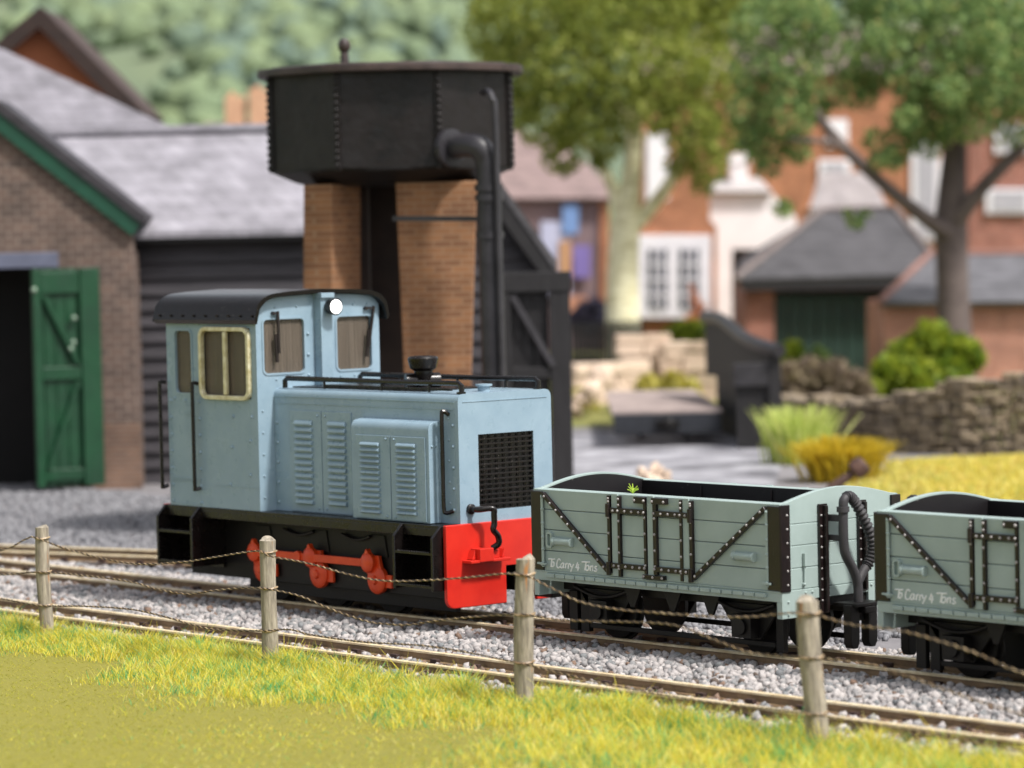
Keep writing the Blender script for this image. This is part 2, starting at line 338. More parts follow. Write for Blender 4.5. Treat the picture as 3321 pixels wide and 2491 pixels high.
def louvre(b,x0,x1,y,sg,z0,z1,n=13):
    p=(z1-z0)/n
    for i in range(n):
        zb=z0+p*i+.006; h=p-.014; o=.034
        pr=[(y,zb),(y+sg*o*.8,zb+.003),(y+sg*o,zb+.012),(y+sg*o*.93,zb+h*.45),(y+sg*o*.6,zb+h*.8),(y,zb+h)]
        b.prism(pr,'x',x0,x1)
for sg in(-1,1):
    b=MB(); yy=sg*BW
    b.box(-4.262,-3.697,yy,yy+sg*.014,1.065,2.172); b.box(-3.685,-3.17,yy,yy+sg*.014,1.065,2.172)
    louvre(b,-4.155,-3.848,yy+sg*.014,sg,1.14,2.075); louvre(b,-3.56,-3.255,yy+sg*.014,sg,1.145,2.078)
    for x in(-3.76,-3.62):
        for z in(1.11,2.12): b.dome((x,yy+sg*.014,z),(0,sg,0),.016)
    b.build('bonnet_door',M['blue'],L,bevel=.005)
    b=MB(); yo=sg*.80
    pr=[(yy,1.058),(yo,1.058),(yo,2.02)]+[(yo-sg*.07*(1-math.cos(R(15*k))),2.02+.09*math.sin(R(15*k))) for k in range(1,7)]+[(yy,2.125)]
    b.prism(pr,'x',-2.985,-1.68)
    b.box(-2.90,-2.315,yo,yo+sg*.013,1.07,1.955); b.box(-2.302,-1.73,yo,yo+sg*.013,1.07,1.955)
    louvre(b,-2.80,-2.485,yo+sg*.013,sg,1.115,1.89); louvre(b,-2.19,-1.88,yo+sg*.013,sg,1.125,1.895)
    for x in(-2.38,-2.24):
        for z in(1.10,1.92): b.dome((x,yo+sg*.013,z),(0,sg,0),.016)
    for dy in(.04,.09): b.dome((-1.68,yo-sg*dy,1.86),(1,0,0),.015)
    b.build('air_box',M['blue'],L,bevel=.010)
b=MB(); b.box(BXF-.055,BXF-.045,GY0-.01,GY1+.01,GZ0-.01,GZ1+.01)
n=15
for i in range(n+1):
    z=GZ0+(GZ1-GZ0)*i/n; b.bar((BXF-.02,GY0,z),(BXF-.02,GY1,z-.0),.018,.022)
for i in range(9):
    y=GY0+(GY1-GY0)*i/8; b.bar((BXF-.026,y,GZ0),(BXF-.026,y,GZ1),.014,.014)
b.build('radiator_grille',M['black'],L,smooth=0,bevel=.003,segs=1)
b=MB(); b.box(-4.45,-2.2,-.46,.46,2.407,2.422); b.box(-3.9,-1.75,-.44,-.40,2.422,2.45); b.build('top_plate',M['black'],L,bevel=.005)
for y in(-.555,.50):
    b=MB(); pts=[(-4.46,y,2.41),(-4.46,y,2.485),(-4.42,y,2.515),(-3.4,y,2.512),(-2.4,y,2.508),(-1.46,y,2.512),(-1.42,y,2.49),(-1.42,y,2.41)]
    b.tube(pts,.029,8)
    for x in(-3.75,-2.75,-1.95): b.tube([(x,y,2.41),(x,y,2.50)],.014,6)
    b.box(-1.455,-1.40,y-.04,y+.04,2.405,2.425)
    b.build('bonnet_rail',M['black'],L)
b=MB(); c=(-2.72,.0,2.41)
b.lathe([(.08,0),(.08,.11),(.10,.15),(.10,.19),(.145,.22),(.165,.30),(.168,.325),(.15,.345),(.10,.352),(.02,.345)],c,(0,0,1),20)
b.cyl((c[0]-.12,c[1]-.15,2.49),(c[0]+.04,c[1]+.19,2.495),.085,.08,16); b.build('exhaust_stack',M['black'],L)
b=MB(); b.lathe([(.065,0),(.065,.05),(.09,.055),(.09,.075),(.02,.08)],(-1.66,-.05,2.405),(0,0,1),18); b.build('filler_cap',M['blue'],L)
# running plate and frames
b=MB(); b.box(-6.40,-1.39,-.875,.875,1.015,1.052)
for sg in(-1,1): b.box(-6.38,-1.40,sg*.855,sg*.878,.935,1.02)
b.build('running_plate',M['black'],L,bevel=.006)
b=MB()
for sg in(-1,1):
    b.box(-6.36,-1.40,sg*.50,sg*.53,.24,1.015)
    for x in(-4.95,-3.92,-2.9):
        b.prism([(x-.17,.62),(x-.12,.86),(x+.12,.86),(x+.17,.62)],'y',sg*.53,sg*.545)
    for x0,x1 in((-4.55,-4.0),(-3.5,-3.0),(-2.5,-2.2)):
        b.tube([(x0+(x1-x0)*k/6,sg*.56,.84-.05*math.sin(PI*k/6)) for k in range(7)],.02,6)
b.box(-5.3,-2.3,-.5,.5,.55,.9); b.box(-5.6,-2.1,-.27,.27,.10,.55); b.box(-4.95,-1.7,-.46,-.40,.10,.30)  # low black boxes added to darken the unlit space between the wheels
b.tube([(-2.05,-.42,.45),(-2.5,-.42,.12)],.02,6)
b.build('main_frame',M['frame'],L,bevel=.006)
for x in(-4.95,-3.92,-2.9):
    for sg in(-1,1):
        b=MB(); b.lathe([(.10,-.03),(.33,-.03),(.365,-.025),(.365,.03),(.40,.035),(.40,.055),(.1,.055)],(x,sg*.335,.37),(0,-sg,0),28); b.build('wheel',M['frame'],L)
        b=MB(); b.lathe([(.155,0),(.155,.05),(.13,.07),(.05,.075),(.04,.10),(.01,.10)],(x+.03,sg*.545,.38),(0,sg,0),20)
        px=x-.04
        b.prism([(x-.10,.40),(x+.16,.40),(px+.14,.55),(px+.12,.64),(px-.12,.64),(px-.14,.52)],'y',sg*.555,sg*.60)
        b.lathe([(.11,0),(.11,.05),(.08,.075),(.02,.08)],(px-.02,sg*.60,.565),(0,sg,0),18)
        b.prism([(px-.085,.60),(px+.045,.60),(px-.005,.70),(px-.02,.715),(px-.035,.70)],'y',sg*.60,sg*.66)
        b.box(x+.16,x+.27,sg*.545,sg*.58,.30,.44)
        b.build('crank',M['orange'],L,bevel=.006)
for sg in(-1,1):
    b=MB(); b.bar((-5.0,sg*.645,.562),(-2.95,sg*.645,.562),.03,.085); 
    for x in(-4.17,): b.cyl((x,sg*.62,.565),(x,sg*.68,.565),.06,n=14)
    b.build('coupling_rod',M['orange'],L,bevel=.008)
def steps(x0,x1):
    for sg in(-1,1):
        b=MB()
        for x in(x0,x1): b.prism([(sg*.53,.38),(sg*1.0,.38),(sg*1.0,.93),(sg*.885,1.05),(sg*.53,1.05)],'x',x-.02,x+.02)
        b.box(x0,x1,sg*.53,sg*.56,.34,1.0)
        st=b.build('step_frame',M['black'],L,bevel=.006)
        for z in(.765,.42):
            b=MB()
            b.box(x0+.02,x1-.02,sg*.80,sg*.995,z-.012,z+.012)
            for i in range(14): b.dome((x0+.06+(x1-x0-.1)*i/14,sg*.985,z+.012),(0,0,1),.012)
            b.build('step',M['black'],st,smooth=0)
steps(-6.36,-5.70); steps(-2.06,-1.43)
def beam(xa,xb,front):
    b=MB(); lo=.19 if front else .42
    b.box(xa,xb,-.87,.87,.58,1.058)
    for y0,y1 in((-.87,-.06),(.36,.87)):
        pr=[(y0,.60),(y1,.60),(y1,lo)]
        if not front: pr+=[(y0,lo)]
        elif y0<-.5: pr+=[(-.77,.19)]+[(-.77-.10*math.sin(R(18*k)),.29-.10*math.cos(R(18*k))) for k in range(1,6)]
        else: pr=[(y0,.60),(y1,.60),(y1,.29)]+[(y1-.1+.10*math.cos(R(18*k)),.29-.10*math.sin(R(18*k))) for k in range(1,6)]+[(y0,.19)]
        b.prism(pr,'x',xa,xb)
    return b.build('buffer_beam',M['red'],L,bevel=.012)
bf=beam(-1.40,-1.345,True); beam(-6.42,-6.365,False)
b=MB(); b.box(-1.345,-1.19,-.545,-.36,.665,.80); b.box(-1.345,-1.20,-.66,-.12,.655,.685); b.prism([(-.60,.69),(-.56,.69),(-.56,.79)],'x',-1.345,-1.25); b.prism([(-.20,.69),(-.16,.69),(-.16,.78)],'x',-1.345,-1.25); b.box(-1.345,-1.24,-.36,-.24,.685,.775)
b.build('coupling_pocket',M['red'],bf,bevel=.006)
b=MB(); b.tube(arcpts([(-1.38,-.506,1.205),(-1.27,-.49,1.205),(-1.20,-.40,1.215),(-1.175,-.36,1.20),(-1.175,-.36,1.15),(-1.175,-.36,1.05),(-1.18,-.37,.99),(-1.19,-.30,.92),(-1.20,-.285,.84),(-1.25,-.33,.79)],5),.033,10); b.lathe([(.055,0),(.055,.03),(.04,.04)],(-1.382,-.506,1.205),(1,0,0),14); b.build('brake_pipe',M['black'],L)
b=MB(); b.box(-1.4,-.75,.06,.20,.36,.46); b.box(-1.0,-.7,.0,.26,.28,.52); b.build('coupling_hook',M['frame'],L,bevel=.01)
# ================================================================== WAGONS
WL=3.469; W0=-.043; WW=.80; TH=.17
def wagon():
    g='open wagons coupled behind the locomotive'
    w=thing('open_wagon','grey green open wagon next to the locomotive with black strapping and a ribbed hose','wagon',(W0+WL/2,0,0),group=g)
    x0,x1=W0,W0+WL; zs=[.684,.884,1.094,1.297,1.497]
    for sg in(-1,1):
        b=MB(); yo=sg*WW
        for a,c in zip(zs,zs[1:]): b.box(x0,x1,yo,yo-sg*.03,a+(.004 if a>.7 else 0),c-.003)
        b.m=0; b.box(x0+.002,x1-.002,yo-sg*.03,yo-sg*(TH-.012),.684,1.4955)
        b.box(1.135,1.225,yo,yo+sg*.02,.69,1.497); b.box(1.645,1.735,yo,yo+sg*.022,.69,1.499); b.box(2.14,2.225,yo,yo+sg*.02,.69,1.497)
        b.build('side_panel',M['green_grey'],w,bevel=.005)
        b=MB(); b.box(x0+.06,x1-.06,yo-sg*(TH-.012),yo-sg*TH,.70,1.492)
        for xx in(.9,1.9,2.9): b.bar((xx,yo-sg*(TH+.005),.72),(xx,yo-sg*(TH+.005),1.47),.03,.012)
        b.build('side_lining',M['inner'],w)
        # black ironwork
        b=MB(); ri=[]
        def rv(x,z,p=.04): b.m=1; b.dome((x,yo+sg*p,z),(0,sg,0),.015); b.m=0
        for xa,xb in((x0-.015,x0+.155),(x1-.155,x1+.015)):
            b=MB(); b.box(xa,xb,yo-.0,yo+sg*.022,.69,1.475); b.build('corner_plate',M['ironblack'],w,bevel=.006)
        for xa,za,xb,zb in((.13,1.455,1.075,.735),(2.28,.735,3.26,1.455)):
            b=MB(); b.bar((xa,yo+sg*.02,za),(xb,yo+sg*.02,zb),.04,.045)
            for k in range(11):
                t=(k+.4)/11; rv(xa+(xb-xa)*t,za+(zb-za)*t)
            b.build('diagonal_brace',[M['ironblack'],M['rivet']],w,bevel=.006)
        b=MB()
        for x,za,zb,wd in((1.105,.72,1.48,.042),(1.25,.69,1.48,.036),(1.622,.74,1.475,.036),(1.76,.74,1.475,.05),(2.125,.70,1.48,.036),(2.262,.73,1.478,.042)):
            b.box(x-wd/2,x+wd/2,yo,yo+sg*.034,za,zb)
            for z in np.arange(za+.08,zb,.155): rv(x,z,.034)
            rv(x,zb-.03,.034)
        for z in(1.335,.795):
            b.box(1.105,1.63,yo,yo+sg*.042,z-.027,z+.027); b.box(1.745,2.262,yo,yo+sg*.042,z-.027,z+.027)
            for x in(1.18,1.25,1.35,1.45,1.55,1.62,1.76,1.86,1.96,2.06,2.125,2.2): rv(x,z,.044)
        b.box(1.485,1.64,yo,yo+sg*.05,1.42,1.485); b.box(1.735,1.93,yo,yo+sg*.05,1.425,1.485); b.box(1.59,1.885,yo,yo+sg*.05,.695,.735)
        for x in(1.5,1.63,1.75,1.91): rv(x,1.45,.05)
        for x in(1.61,1.74,1.87): rv(x,.715,.05)
        for x in(1.105,2.262): b.cyl((x,yo+sg*.04,.70),(x,yo+sg*.04,.83),.026,n=10); b.cyl((x,yo+sg*.04,1.27),(x,yo+sg*.04,1.40),.026,n=10)
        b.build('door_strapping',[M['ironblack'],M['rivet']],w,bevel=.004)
        for x in(.28,2.835):
            b=MB(); b.tube([(x,yo+sg*.03,.985),(x+.025,yo+sg*.03,.987),(x+.027,yo+sg*.03,.987),(x+.255,yo+sg*.03,.987),(x+.257,yo+sg*.03,.987),(x+.28,yo+sg*.03,.985)],[.044,.044,.036,.036,.046,.046],10)
            b.build('tie_bar',M['green_grey'],w)
        b=MB(); b.ring('y',yo,yo+sg*.03,(.185,.235,.935,1.055),.015,.02); b.build('label_clip',M['green_grey'],w)
        b=MB(); b.box(x0,x1,yo+sg*.004,yo-sg*.06,.583,.684); n=21
        for i in range(n):
            xa=x0+.20+(WL-.36)*i/n; b.box(xa,xa+(WL-.36)/n-.018,yo,yo+sg*.04,.620,.660)
        b.box(x0,x1,yo,yo+sg*.012,.668,.684)
        b.build('sole_bar',M['green_grey'],w,bevel=.006)
        for x in(x0+.155,x1-.155):
            b=MB(); b.box(x-.016,x+.016,yo+sg*.018,yo+sg*.028,.72,1.44); b.bar((x-.06,yo+sg*.04,.757),(x+.06,yo+sg*.04,.752),.022,.018); b.dome((x,yo+sg*.03,.75),(0,sg,0),.024)
            for z in(.9,1.02,1.16,1.3,1.42): b.dome((x,yo+sg*.02,z),(0,sg,0),.02)
            b.build('rivet_strip',M['green_grey'],w)
    for sg,xe in((1,x1),(-1,x0)):
        b=MB(); ys=[-.70+1.4*i/24 for i in range(25)]
        def arch(y): return 1.497+.115*math.cos(PI/2*min(1,abs(y)/.74))
        for a,c in zip(zs,zs[1:]):
            if c<1.49: b.box(xe,xe-sg*.05,-.79,.79,a+.004,c-.003)
        top=[(-.79,1.30),(.79,1.30),(.79,1.497)]+[(y,arch(y)) for y in reversed(ys)]+[(-.79,1.497)]
        b.prism(top,'x',xe,xe-sg*.06); b.box(xe-sg*.006,xe-sg*.05,-.785,.785,.69,1.31)
        for pr in([(-.80,.684),(-.36,.684),(-.36,.44),(-.38,.425),(-.80,.425)],[(.80,.684),(.36,.684),(.36,.44),(.38,.425),(.80,.425)]): b.prism(pr,'x',xe+sg*.012,xe-sg*.06)
        b.box(xe+sg*.008,xe-sg*.06,-.36,.36,.585,.684)
        for y in(-.49,-.40,.40,.49): b.dome((xe+sg*.012,y,.65),(sg,0,0),.014)
        for y in(-.72,.72):
            for z in(.58,.46): b.dome((xe+sg*.012,y,z),(sg,0,0),.014)
        b.build('end_panel',M['green_grey'],w,bevel=.006)
        b=MB(); b.prism([(-.70,.70),(.70,.70),(.70,1.475)]+[(y,arch(y)-.02) for y in reversed(ys)]+[(-.70,1.475)],'x',xe-sg*.06,xe-sg*.068); b.build('end_lining',M['inner'],w)
        for y in(-.25,.28):
            b=MB(); b.box(xe,xe+sg*.03,y-.055,y+.055,.44 if y<0 else .60,1.465); b.prism([(y-.01,.46 if y<0 else .62),(y+.02,.46 if y<0 else .62),(y+.02,1.45),(y-.01,1.45)],'x',xe+sg*.03,xe+sg*.075)
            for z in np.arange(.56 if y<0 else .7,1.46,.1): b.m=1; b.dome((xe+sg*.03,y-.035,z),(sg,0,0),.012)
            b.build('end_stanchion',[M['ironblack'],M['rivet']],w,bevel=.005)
        for s2 in(-1,1):
            b=MB(); b.box(xe,xe+sg*.025,s2*.815,s2*.69,.675,1.485)
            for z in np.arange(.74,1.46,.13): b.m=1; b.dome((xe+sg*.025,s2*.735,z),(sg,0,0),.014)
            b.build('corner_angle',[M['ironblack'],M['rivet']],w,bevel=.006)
        b=MB(); b.bar((xe+sg*.02,-.50,1.02),(xe+sg*.02,-.50,.90),.03,.03); b.bar((xe+sg*.016,-.50,.90),(xe+sg*.016,-.505,.74),.016,.016); b.dome((xe+sg*.01,-.505,.73),(sg,0,0),.02); b.build('latch_pin',M['green_grey'],w)
        b=MB()
        xk=xe+sg*.20; s3=sg
        b.tube(arcpts([(xk,.03,.36),(xk,.02,.56),(xk,.015,.70),(xk,-.04,.84),(xk,-.13,.97),(xk,-.16,1.08),(xk,-.165,1.30),(xk,-.16,1.42)],5),.045,12)
        b.cyl((xk,-.165,1.39),(xk,-.165,1.44),.06,n=12); b.box(xe,xk,-.20,-.14,1.30,1.36); b.box(xe,xk,-.20,-.14,1.12,1.17)
        b.build('brake_pipe',M['rubber'],w)
        b=MB(); pth=arcpts([(xk,-.16,1.42),(xk,-.15,1.50),(xk,-.08,1.53),(xk,0,1.47),(xk+sg*.01,.09,1.33),(xk+sg*.02,.17,1.18),(xk+sg*.02,.205,1.03),(xk+sg*.01,.17,.90),(xk,.09,.81),(xk,.02,.72)],14)
        rs=[.045+(.010 if (i%4)<2 else -.004)*(1 if 20<i<105 else 0) for i in range(len(pth))]
        b.tube(pth,rs,12); b.build('ribbed_hose',M['rubber'],w,smooth=50)
        b=MB(); b.box(xe-sg*.2,xe+sg*.36,-.05,.09,.44,.50); b.box(xe+sg*.05,xe+sg*.34,-.16,.20,.50,.535)
        for y in(-.13,.11):
            b.prism([(y-.06,.52),(y+.06,.52),(y+.06,.16),(y+.03,.11),(y-.03,.11),(y-.06,.16)],'x',xe+sg*.20,xe+sg*.30)
        b.build('coupling',M['frame'],w,bevel=.008)
    b=MB(); b.box(x0+.05,x1-.05,-.62,.62,.69,.72); b.build('floor',M['inner'],w)
    b=MB()
    for sg in(-1,1):
        b.box(x0+.05,x1-.05,sg*.42,sg*.47,.46,.60); b.box(x0+.4,x1-.4,sg*.45,sg*.49,.10,.15)
        for xw in(.68,2.70):
            b.prism([(xw-.42,.50),(xw+.42,.50),(xw+.14,.16),(xw-.14,.16)],'y',sg*.47,sg*.50)
            b.box(xw-.13,xw+.13,sg*.50,sg*.62,.18,.40); b.cyl((xw,sg*.62,.29),(xw,sg*.65,.29),.08,n=12)
            b.tube([(xw-.4+.8*k/8,sg*.56,.52-.09*math.sin(PI*k/8)) for k in range(9)],.022,6)
        for xw in(1.15,1.72,2.25): b.prism([(xw-.14,.585),(xw+.14,.585),(xw+.03,.36),(xw-.03,.36)],'y',sg*.55,sg*.58)
    b.box(x0+.02,x1-.02,-.42,.42,.50,.58); b.box(.3,.42,-.5,-.44,.06,.46); b.box(.13,.25,-.5,-.44,.06,.46); b.box(3.05,3.15,-.5,-.44,.06,.46)
    b.build('underframe',M['frame'],w,bevel=.006)
    for xw in(.68,2.70):
        for sg in(-1,1):
            b=MB(); b.lathe([(.06,-.03),(.25,-.03),(.285,-.02),(.285,.03),(.32,.035),(.32,.055),(.06,.055)],(xw,sg*.335,.287),(0,-sg,0),26); b.build('wheel',M['frame'],w)
    # lettering, brushed strokes
    S={'T':[[(0,.95),(.4,1.0),(.8,.99),(1.15,1.04)],[(.62,1.0),(.50,.5),(.40,0)]],
       'o':[[(.5,1),(.2,.85),(0,.4),(.12,.06),(.4,0),(.75,.25),(.88,.7),(.72,.97),(.5,1)]],
       'C':[[(1.0,.82),(.85,.98),(.6,1),(.28,.8),(.08,.4),(.1,.1),(.35,-.02),(.62,.02),(.8,.12)]],
       'a':[[(.85,.98),(.5,1),(.15,.75),(.0,.3),(.12,.02),(.4,.05),(.7,.4),(.9,.98),(.8,.3),(.9,0)]],
       'r':[[(.3,1),(.2,.5),(.08,0)],[(.2,.55),(.45,.88),(.75,1),(.95,.95)]],
       'y':[[(.05,1),(.15,.55),(.4,.4)],[(1,1),(.6,.4),(.25,-.3),(.1,-.55)]],
       '4':[[(.60,1.08),(.28,.66),(-.05,.26)],[(-.05,.26),(.5,.27),(1.1,.30)],[(.86,.82),(.70,.3),(.58,-.18)]],
       'n':[[(.25,1),(.15,.5),(.05,0)],[(.17,.55),(.45,.9),(.75,1),(.85,.8),(.75,.35),(.8,0)]],
       's':[[(.9,.92),(.55,1),(.25,.82),(.4,.58),(.7,.4),(.72,.12),(.4,0),(.05,.08)]]}
    T=[('T',276,328,.080,0),('o',304,329,.048,.004),('C',348,385,.086,0),('a',387,418,.05,0),('r',426,449,.05,0),('r',451,474,.05,0),('y',472,503,.05,0),('4',524,551,.066,0),('T',577,640,.083,0),('o',611,644,.05,0),('n',647,680,.05,0),('s',684,716,.05,0)]
    b=MB()
    for ch,a,c,h,dz in T:
        f=lambda q:.169+(q-275)/445*.737
        xa,xb=f(a),f(c); zb=.722-(a-275)/445*.004+dz
        for st in S[ch]:
            pts=arcpts([(xa+(xb-xa)*u,-WW-.002,zb+h*v) for u,v in st],4)
            b.tube([(q.x,-WW-.001,q.z) for q in pts],.0084,5)
    b.build('lettering',M['letter'],w)
    return w
w1=wagon()
def dup(root,dx,label):
    r=root.copy(); COL.objects.link(r); r.location=root.location+Vector((dx,0,0)); r['label']=label
    for ch in list(root.children):
        c=ch.copy(); COL.objects.link(c); c.parent=r
        for g in ch.children:
            d=g.copy(); COL.objects.link(d); d.parent=c
    return r
w2=dup(w1,4.6905,'grey green open wagon trailing behind the first, cut off by the picture edge')
b=MB()
for k in range(9):
    a=random.uniform(0,6.28); e=random.uniform(.3,1.3); p=Vector((1.30,-.68,1.50)); q=p+Vector((math.cos(a)*.07*math.cos(e),math.sin(a)*.05,.10*math.sin(e)))
    b.tube([p,(p+q)/2+Vector((0,0,.01)),q],[.006,.006,.004],5)
tag(b.build('grass_sprig',mat('sprig_green',rgb(150,180,50),rgb(170,190,70),rough=.7),base=(1.3,-.68,1.5)),'tiny yellow green sprig caught on the wagon rim','sprig')
# ================================================================== TRACK
M['rail']=mat('rusty_rail_side',rgb(150,124,92),rgb(116,94,70),rough=.6,scale=6,bump=.2,bscale=50)
M['railtop']=mat('worn_rail_head',rgb(240,224,190),rgb(212,188,146),rough=.35,metal=.05,scale=9,rvar=.12)
M['sleeper']=mat('dark_sleeper',rgb(64,50,42),rgb(46,38,34),rough=.85,scale=8,bump=.3,stretch=(1,6,6))
M['chair']=mat('rail_chair',rgb(70,48,40),rgb(52,38,34),rough=.7)
def track(name,label,o,ang,length,g):
    t=thing(name,label,'track',(o[0],o[1],-.1)); t.rotation_euler=(0,0,ang); INFO[t.name]=(Vector((0,0,-.1)),None)
    for s in(-1,1):
        b=MB(); y=s*g/2
        b.prism([(y-.06,-.10),(y+.06,-.10),(y+.055,-.088),(y+.012,-.078),(y+.012,-.03),(y+.024,-.022),(y-.024,-.022),(y-.012,-.03),(y-.012,-.078),(y-.055,-.088)],'x',0,length)
        b.m=1; b.prism([(y-.03,-.022),(y+.03,-.022),(y+.03,-.004),(y+.024,.001),(y-.024,.001),(y-.03,-.004)],'x',0,length)
        b.build('rail',[M['rail'],M['railtop']],t,smooth=0)
    sm=None; cm=None; n=int(length/.62)
    for i in range(n):
        x=.3+.62*i
        if sm is None:
            b=MB(); b.box(-.11,.11,-.62,.62,-.20,-.1005); sm=b.build('sleeper',M['sleeper'],t,bevel=.01); sm.location=(x,0,.1); 
            cm=[]
            for s in(-1,1):
                b=MB(); b.box(-.055,.055,s*g/2-.11,s*g/2+.11,-.1003,-.094)
                for q in(-1,1): b.box(-.05,.05,s*g/2+q*.05-.0,s*g/2+q*.10,-.094,-.055)
                cm.append(b.build('chair',M['chair'],sm,bevel=.006))
            for oo in(sm,): 
                oo.location=(x,0,0)
        else:
            c=sm.copy(); COL.objects.link(c); c.parent=t; c.location=(x,0,0)
            for q in cm: d=q.copy(); COL.objects.link(d); d.parent=c
track('railway_track','rusty narrow gauge track under the locomotive and wagons',(-17,0),0,27.5,.684)
track('railway_track','empty narrow gauge track nearest the wire fence',(-15,-2.54),0,24.5,.62)
track('railway_track','empty track branching away behind the locomotive',(-17,.10),math.atan2(.81,2.49),21,.69)
# ================================================================== GROUND
M['yard']=mat('yard_grit',rgb(112,109,111),rgb(136,132,134),rough=.95,scale=.5,bump=.5,bscale=9,bdist=.05)
M['ballastbed']=mat('ballast_bed',rgb(120,114,112),rgb(178,172,168),rough=.95,scale=14,bump=.8,bscale=30,bdist=.04)
M['olive']=mat('cropped_olive_turf',rgb(124,120,46),rgb(128,122,44),rough=.95,scale=.55,bump=.15,bscale=60,bdist=.01,fine=(55,.66,rgb(150,136,36)))
def sheet(name,pts,z,m,kind='structure',frame=None):
    b=MB(); b.quad(*[(q[0],q[1],z) for q in pts]); o=b.build(name,m,base=(pts[0][0],pts[0][1],z),frame=frame,smooth=0); o['kind']=kind; return o
b=MB(); b.quad((-160,2,-.26),(160,2,-.26),(160,300,-.26),(-160,300,-.26)); tag(b.build('ground',mat('far_ground',rgb(112,124,76),rgb(146,144,100),rough=.95,scale=.15),base=(0,40,-.26),frame='F',smooth=0),kind='structure')
sheet('yard',[(-60,-3.2),(12,-3.2),(12,60),(-60,60)],-.165,M['yard'])
# ballast bed: a low shaped bank
b=MB(); pr=[(-3.35,-.20),(-3.12,-.135),(-2.9,-.105),(-1.9,-.105),(-1.4,-.085),(-.9,-.085),(-.5,-.105),(.6,-.11),(1.3,-.15),(1.6,-.2)]
b.prism(pr+[(1.6,-.25),(-3.35,-.25)],'x',-18,12); tag(b.build('ballast_bed',M['ballastbed'],base=(0,0,-.2),smooth=0),kind='structure')
# turf bank
nx,ny=60,24; V=[];Fs=[]
for j in range(ny):
    for i in range(nx):
        x=-12+26*i/(nx-1); y=-13+9.85*(j/(ny-1))
        z=-.135+.02*math.sin(x*1.3+y)+.015*math.sin(2.1*y-x)-(max(0,(y+3.5))*.16)
        V.append((x,y,z))
Fs=[(j*nx+i,j*nx+i+1,(j+1)*nx+i+1,(j+1)*nx+i) for j in range(ny-1) for i in range(nx-1)]
b=MB(); b.add(V,Fs); tag(b.build('grass_bank',M['olive'],base=(0,-6,0),smooth=180),kind='structure')
# ---- stones
M['stone']=mat('pale_ballast_stone',rgb(178,172,169),rgb(118,120,121),rough=.85,island=True,lo=.05,hi=.95,c3=rgb(158,152,150),bump=.3,bscale=60)
ICO=[]
def _ico():
    t=(1+5**.5)/2
    v=np.array([(-1,t,0),(1,t,0),(-1,-t,0),(1,-t,0),(0,-1,t),(0,1,t),(0,-1,-t),(0,1,-t),(t,0,-1),(t,0,1),(-t,0,-1),(-t,0,1)],float)/1.902
    f=np.array([(0,11,5),(0,5,1),(0,1,7),(0,7,10),(0,10,11),(1,5,9),(5,11,4),(11,10,2),(10,7,6),(7,1,8),(3,9,4),(3,4,2),(3,2,6),(3,6,8),(3,8,9),(4,9,5),(2,4,11),(6,2,10),(8,6,7),(9,8,1)])
    return v,f
ICV,ICF=_ico()
def stones(pos,size):
    n=len(pos); v=np.repeat(ICV[None],n,0)*(1+rng.uniform(-.36,.36,(n,12,1)))
    v*=rng.uniform(.65,1.15,(n,1,3)); q=rng.normal(size=(n,4)); q/=np.linalg.norm(q,axis=1)[:,None]
    w,x,y,z=q.T
    m=np.stack([1-2*(y*y+z*z),2*(x*y-z*w),2*(x*z+y*w),2*(x*y+z*w),1-2*(x*x+z*z),2*(y*z-x*w),2*(x*z-y*w),2*(y*z+x*w),1-2*(x*x+y*y)],1).reshape(n,3,3)
    v=np.einsum('nij,nkj->nki',m,v)*size[:,None,None]+pos[:,None]
    f=ICF[None]+(np.arange(n)*12)[:,None,None]
    return v.reshape(-1,3),f.reshape(-1,3)
def bedz(y): return np.interp(y,[p[0] for p in pr],[p[1] for p in pr])
n=50000; x=rng.uniform(-13.5,9.6,n); y=rng.uniform(-3.2,1.25,n)
ok=np.ones(n,bool)
for ry in(-.342,.342,-2.23,-2.85): ok&=np.abs(y-ry)>.085
th=math.atan2(.81,2.49)
yc=-(x+17)*math.sin(th)+(y-.10)*math.cos(th)
ok&=(np.abs(np.abs(yc)-.345)>.085)|(x<-14.5)
inner=(np.abs(y)<.3)|(np.abs(y+2.54)<.25); ok&=(~inner)|(rng.uniform(size=n)<.75)
x,y=x[ok],y[ok]; sz=rng.uniform(.020,.050,len(x)); z=bedz(y)+rng.uniform(-.3,.9,len(x))*sz-np.where((np.abs(y)<.3)|(np.abs(y+2.54)<.25),.02,0)
V,Fc=stones(np.stack([x,y,z],1),sz)
me=fastmesh('ballast',V,Fc,M['stone']); me.materials.append(mat('rust_stained_stone',rgb(128,104,88),rgb(92,80,72),rough=.9,island=True,lo=.1,hi=.9,bump=.3,bscale=60))
dr=np.min(np.stack([np.abs(y-ry) for ry in(-.342,.342,-2.23,-2.85)]),0); st=(rng.uniform(size=len(x))<np.clip(.42-1.5*(dr-.085),.05,.4)).astype(np.int32)
me.polygons.foreach_set('material_index',np.repeat(st,20))
o=bpy.data.objects.new('ballast',me); COL.objects.link(o); tag(o,'pale grey crushed stone ballast between the rails','ballast',kind='stuff')
M['gravel']=mat('yard_gravel',rgb(116,116,119),rgb(84,84,88),rough=.9,island=True,lo=.1,hi=.95,c3=rgb(132,131,134))
n=26000; x=rng.uniform(-26,2,n); y=rng.uniform(1.1,9,n); yc=-(x+17)*math.sin(th)+(y-.10)*math.cos(th); ok=np.abs(np.abs(yc)-.345)>.09; x,y=x[ok],y[ok]
sz=rng.uniform(.025,.055,len(x)); V,Fc=stones(np.stack([x,y,-.165+sz*.3],1),sz)
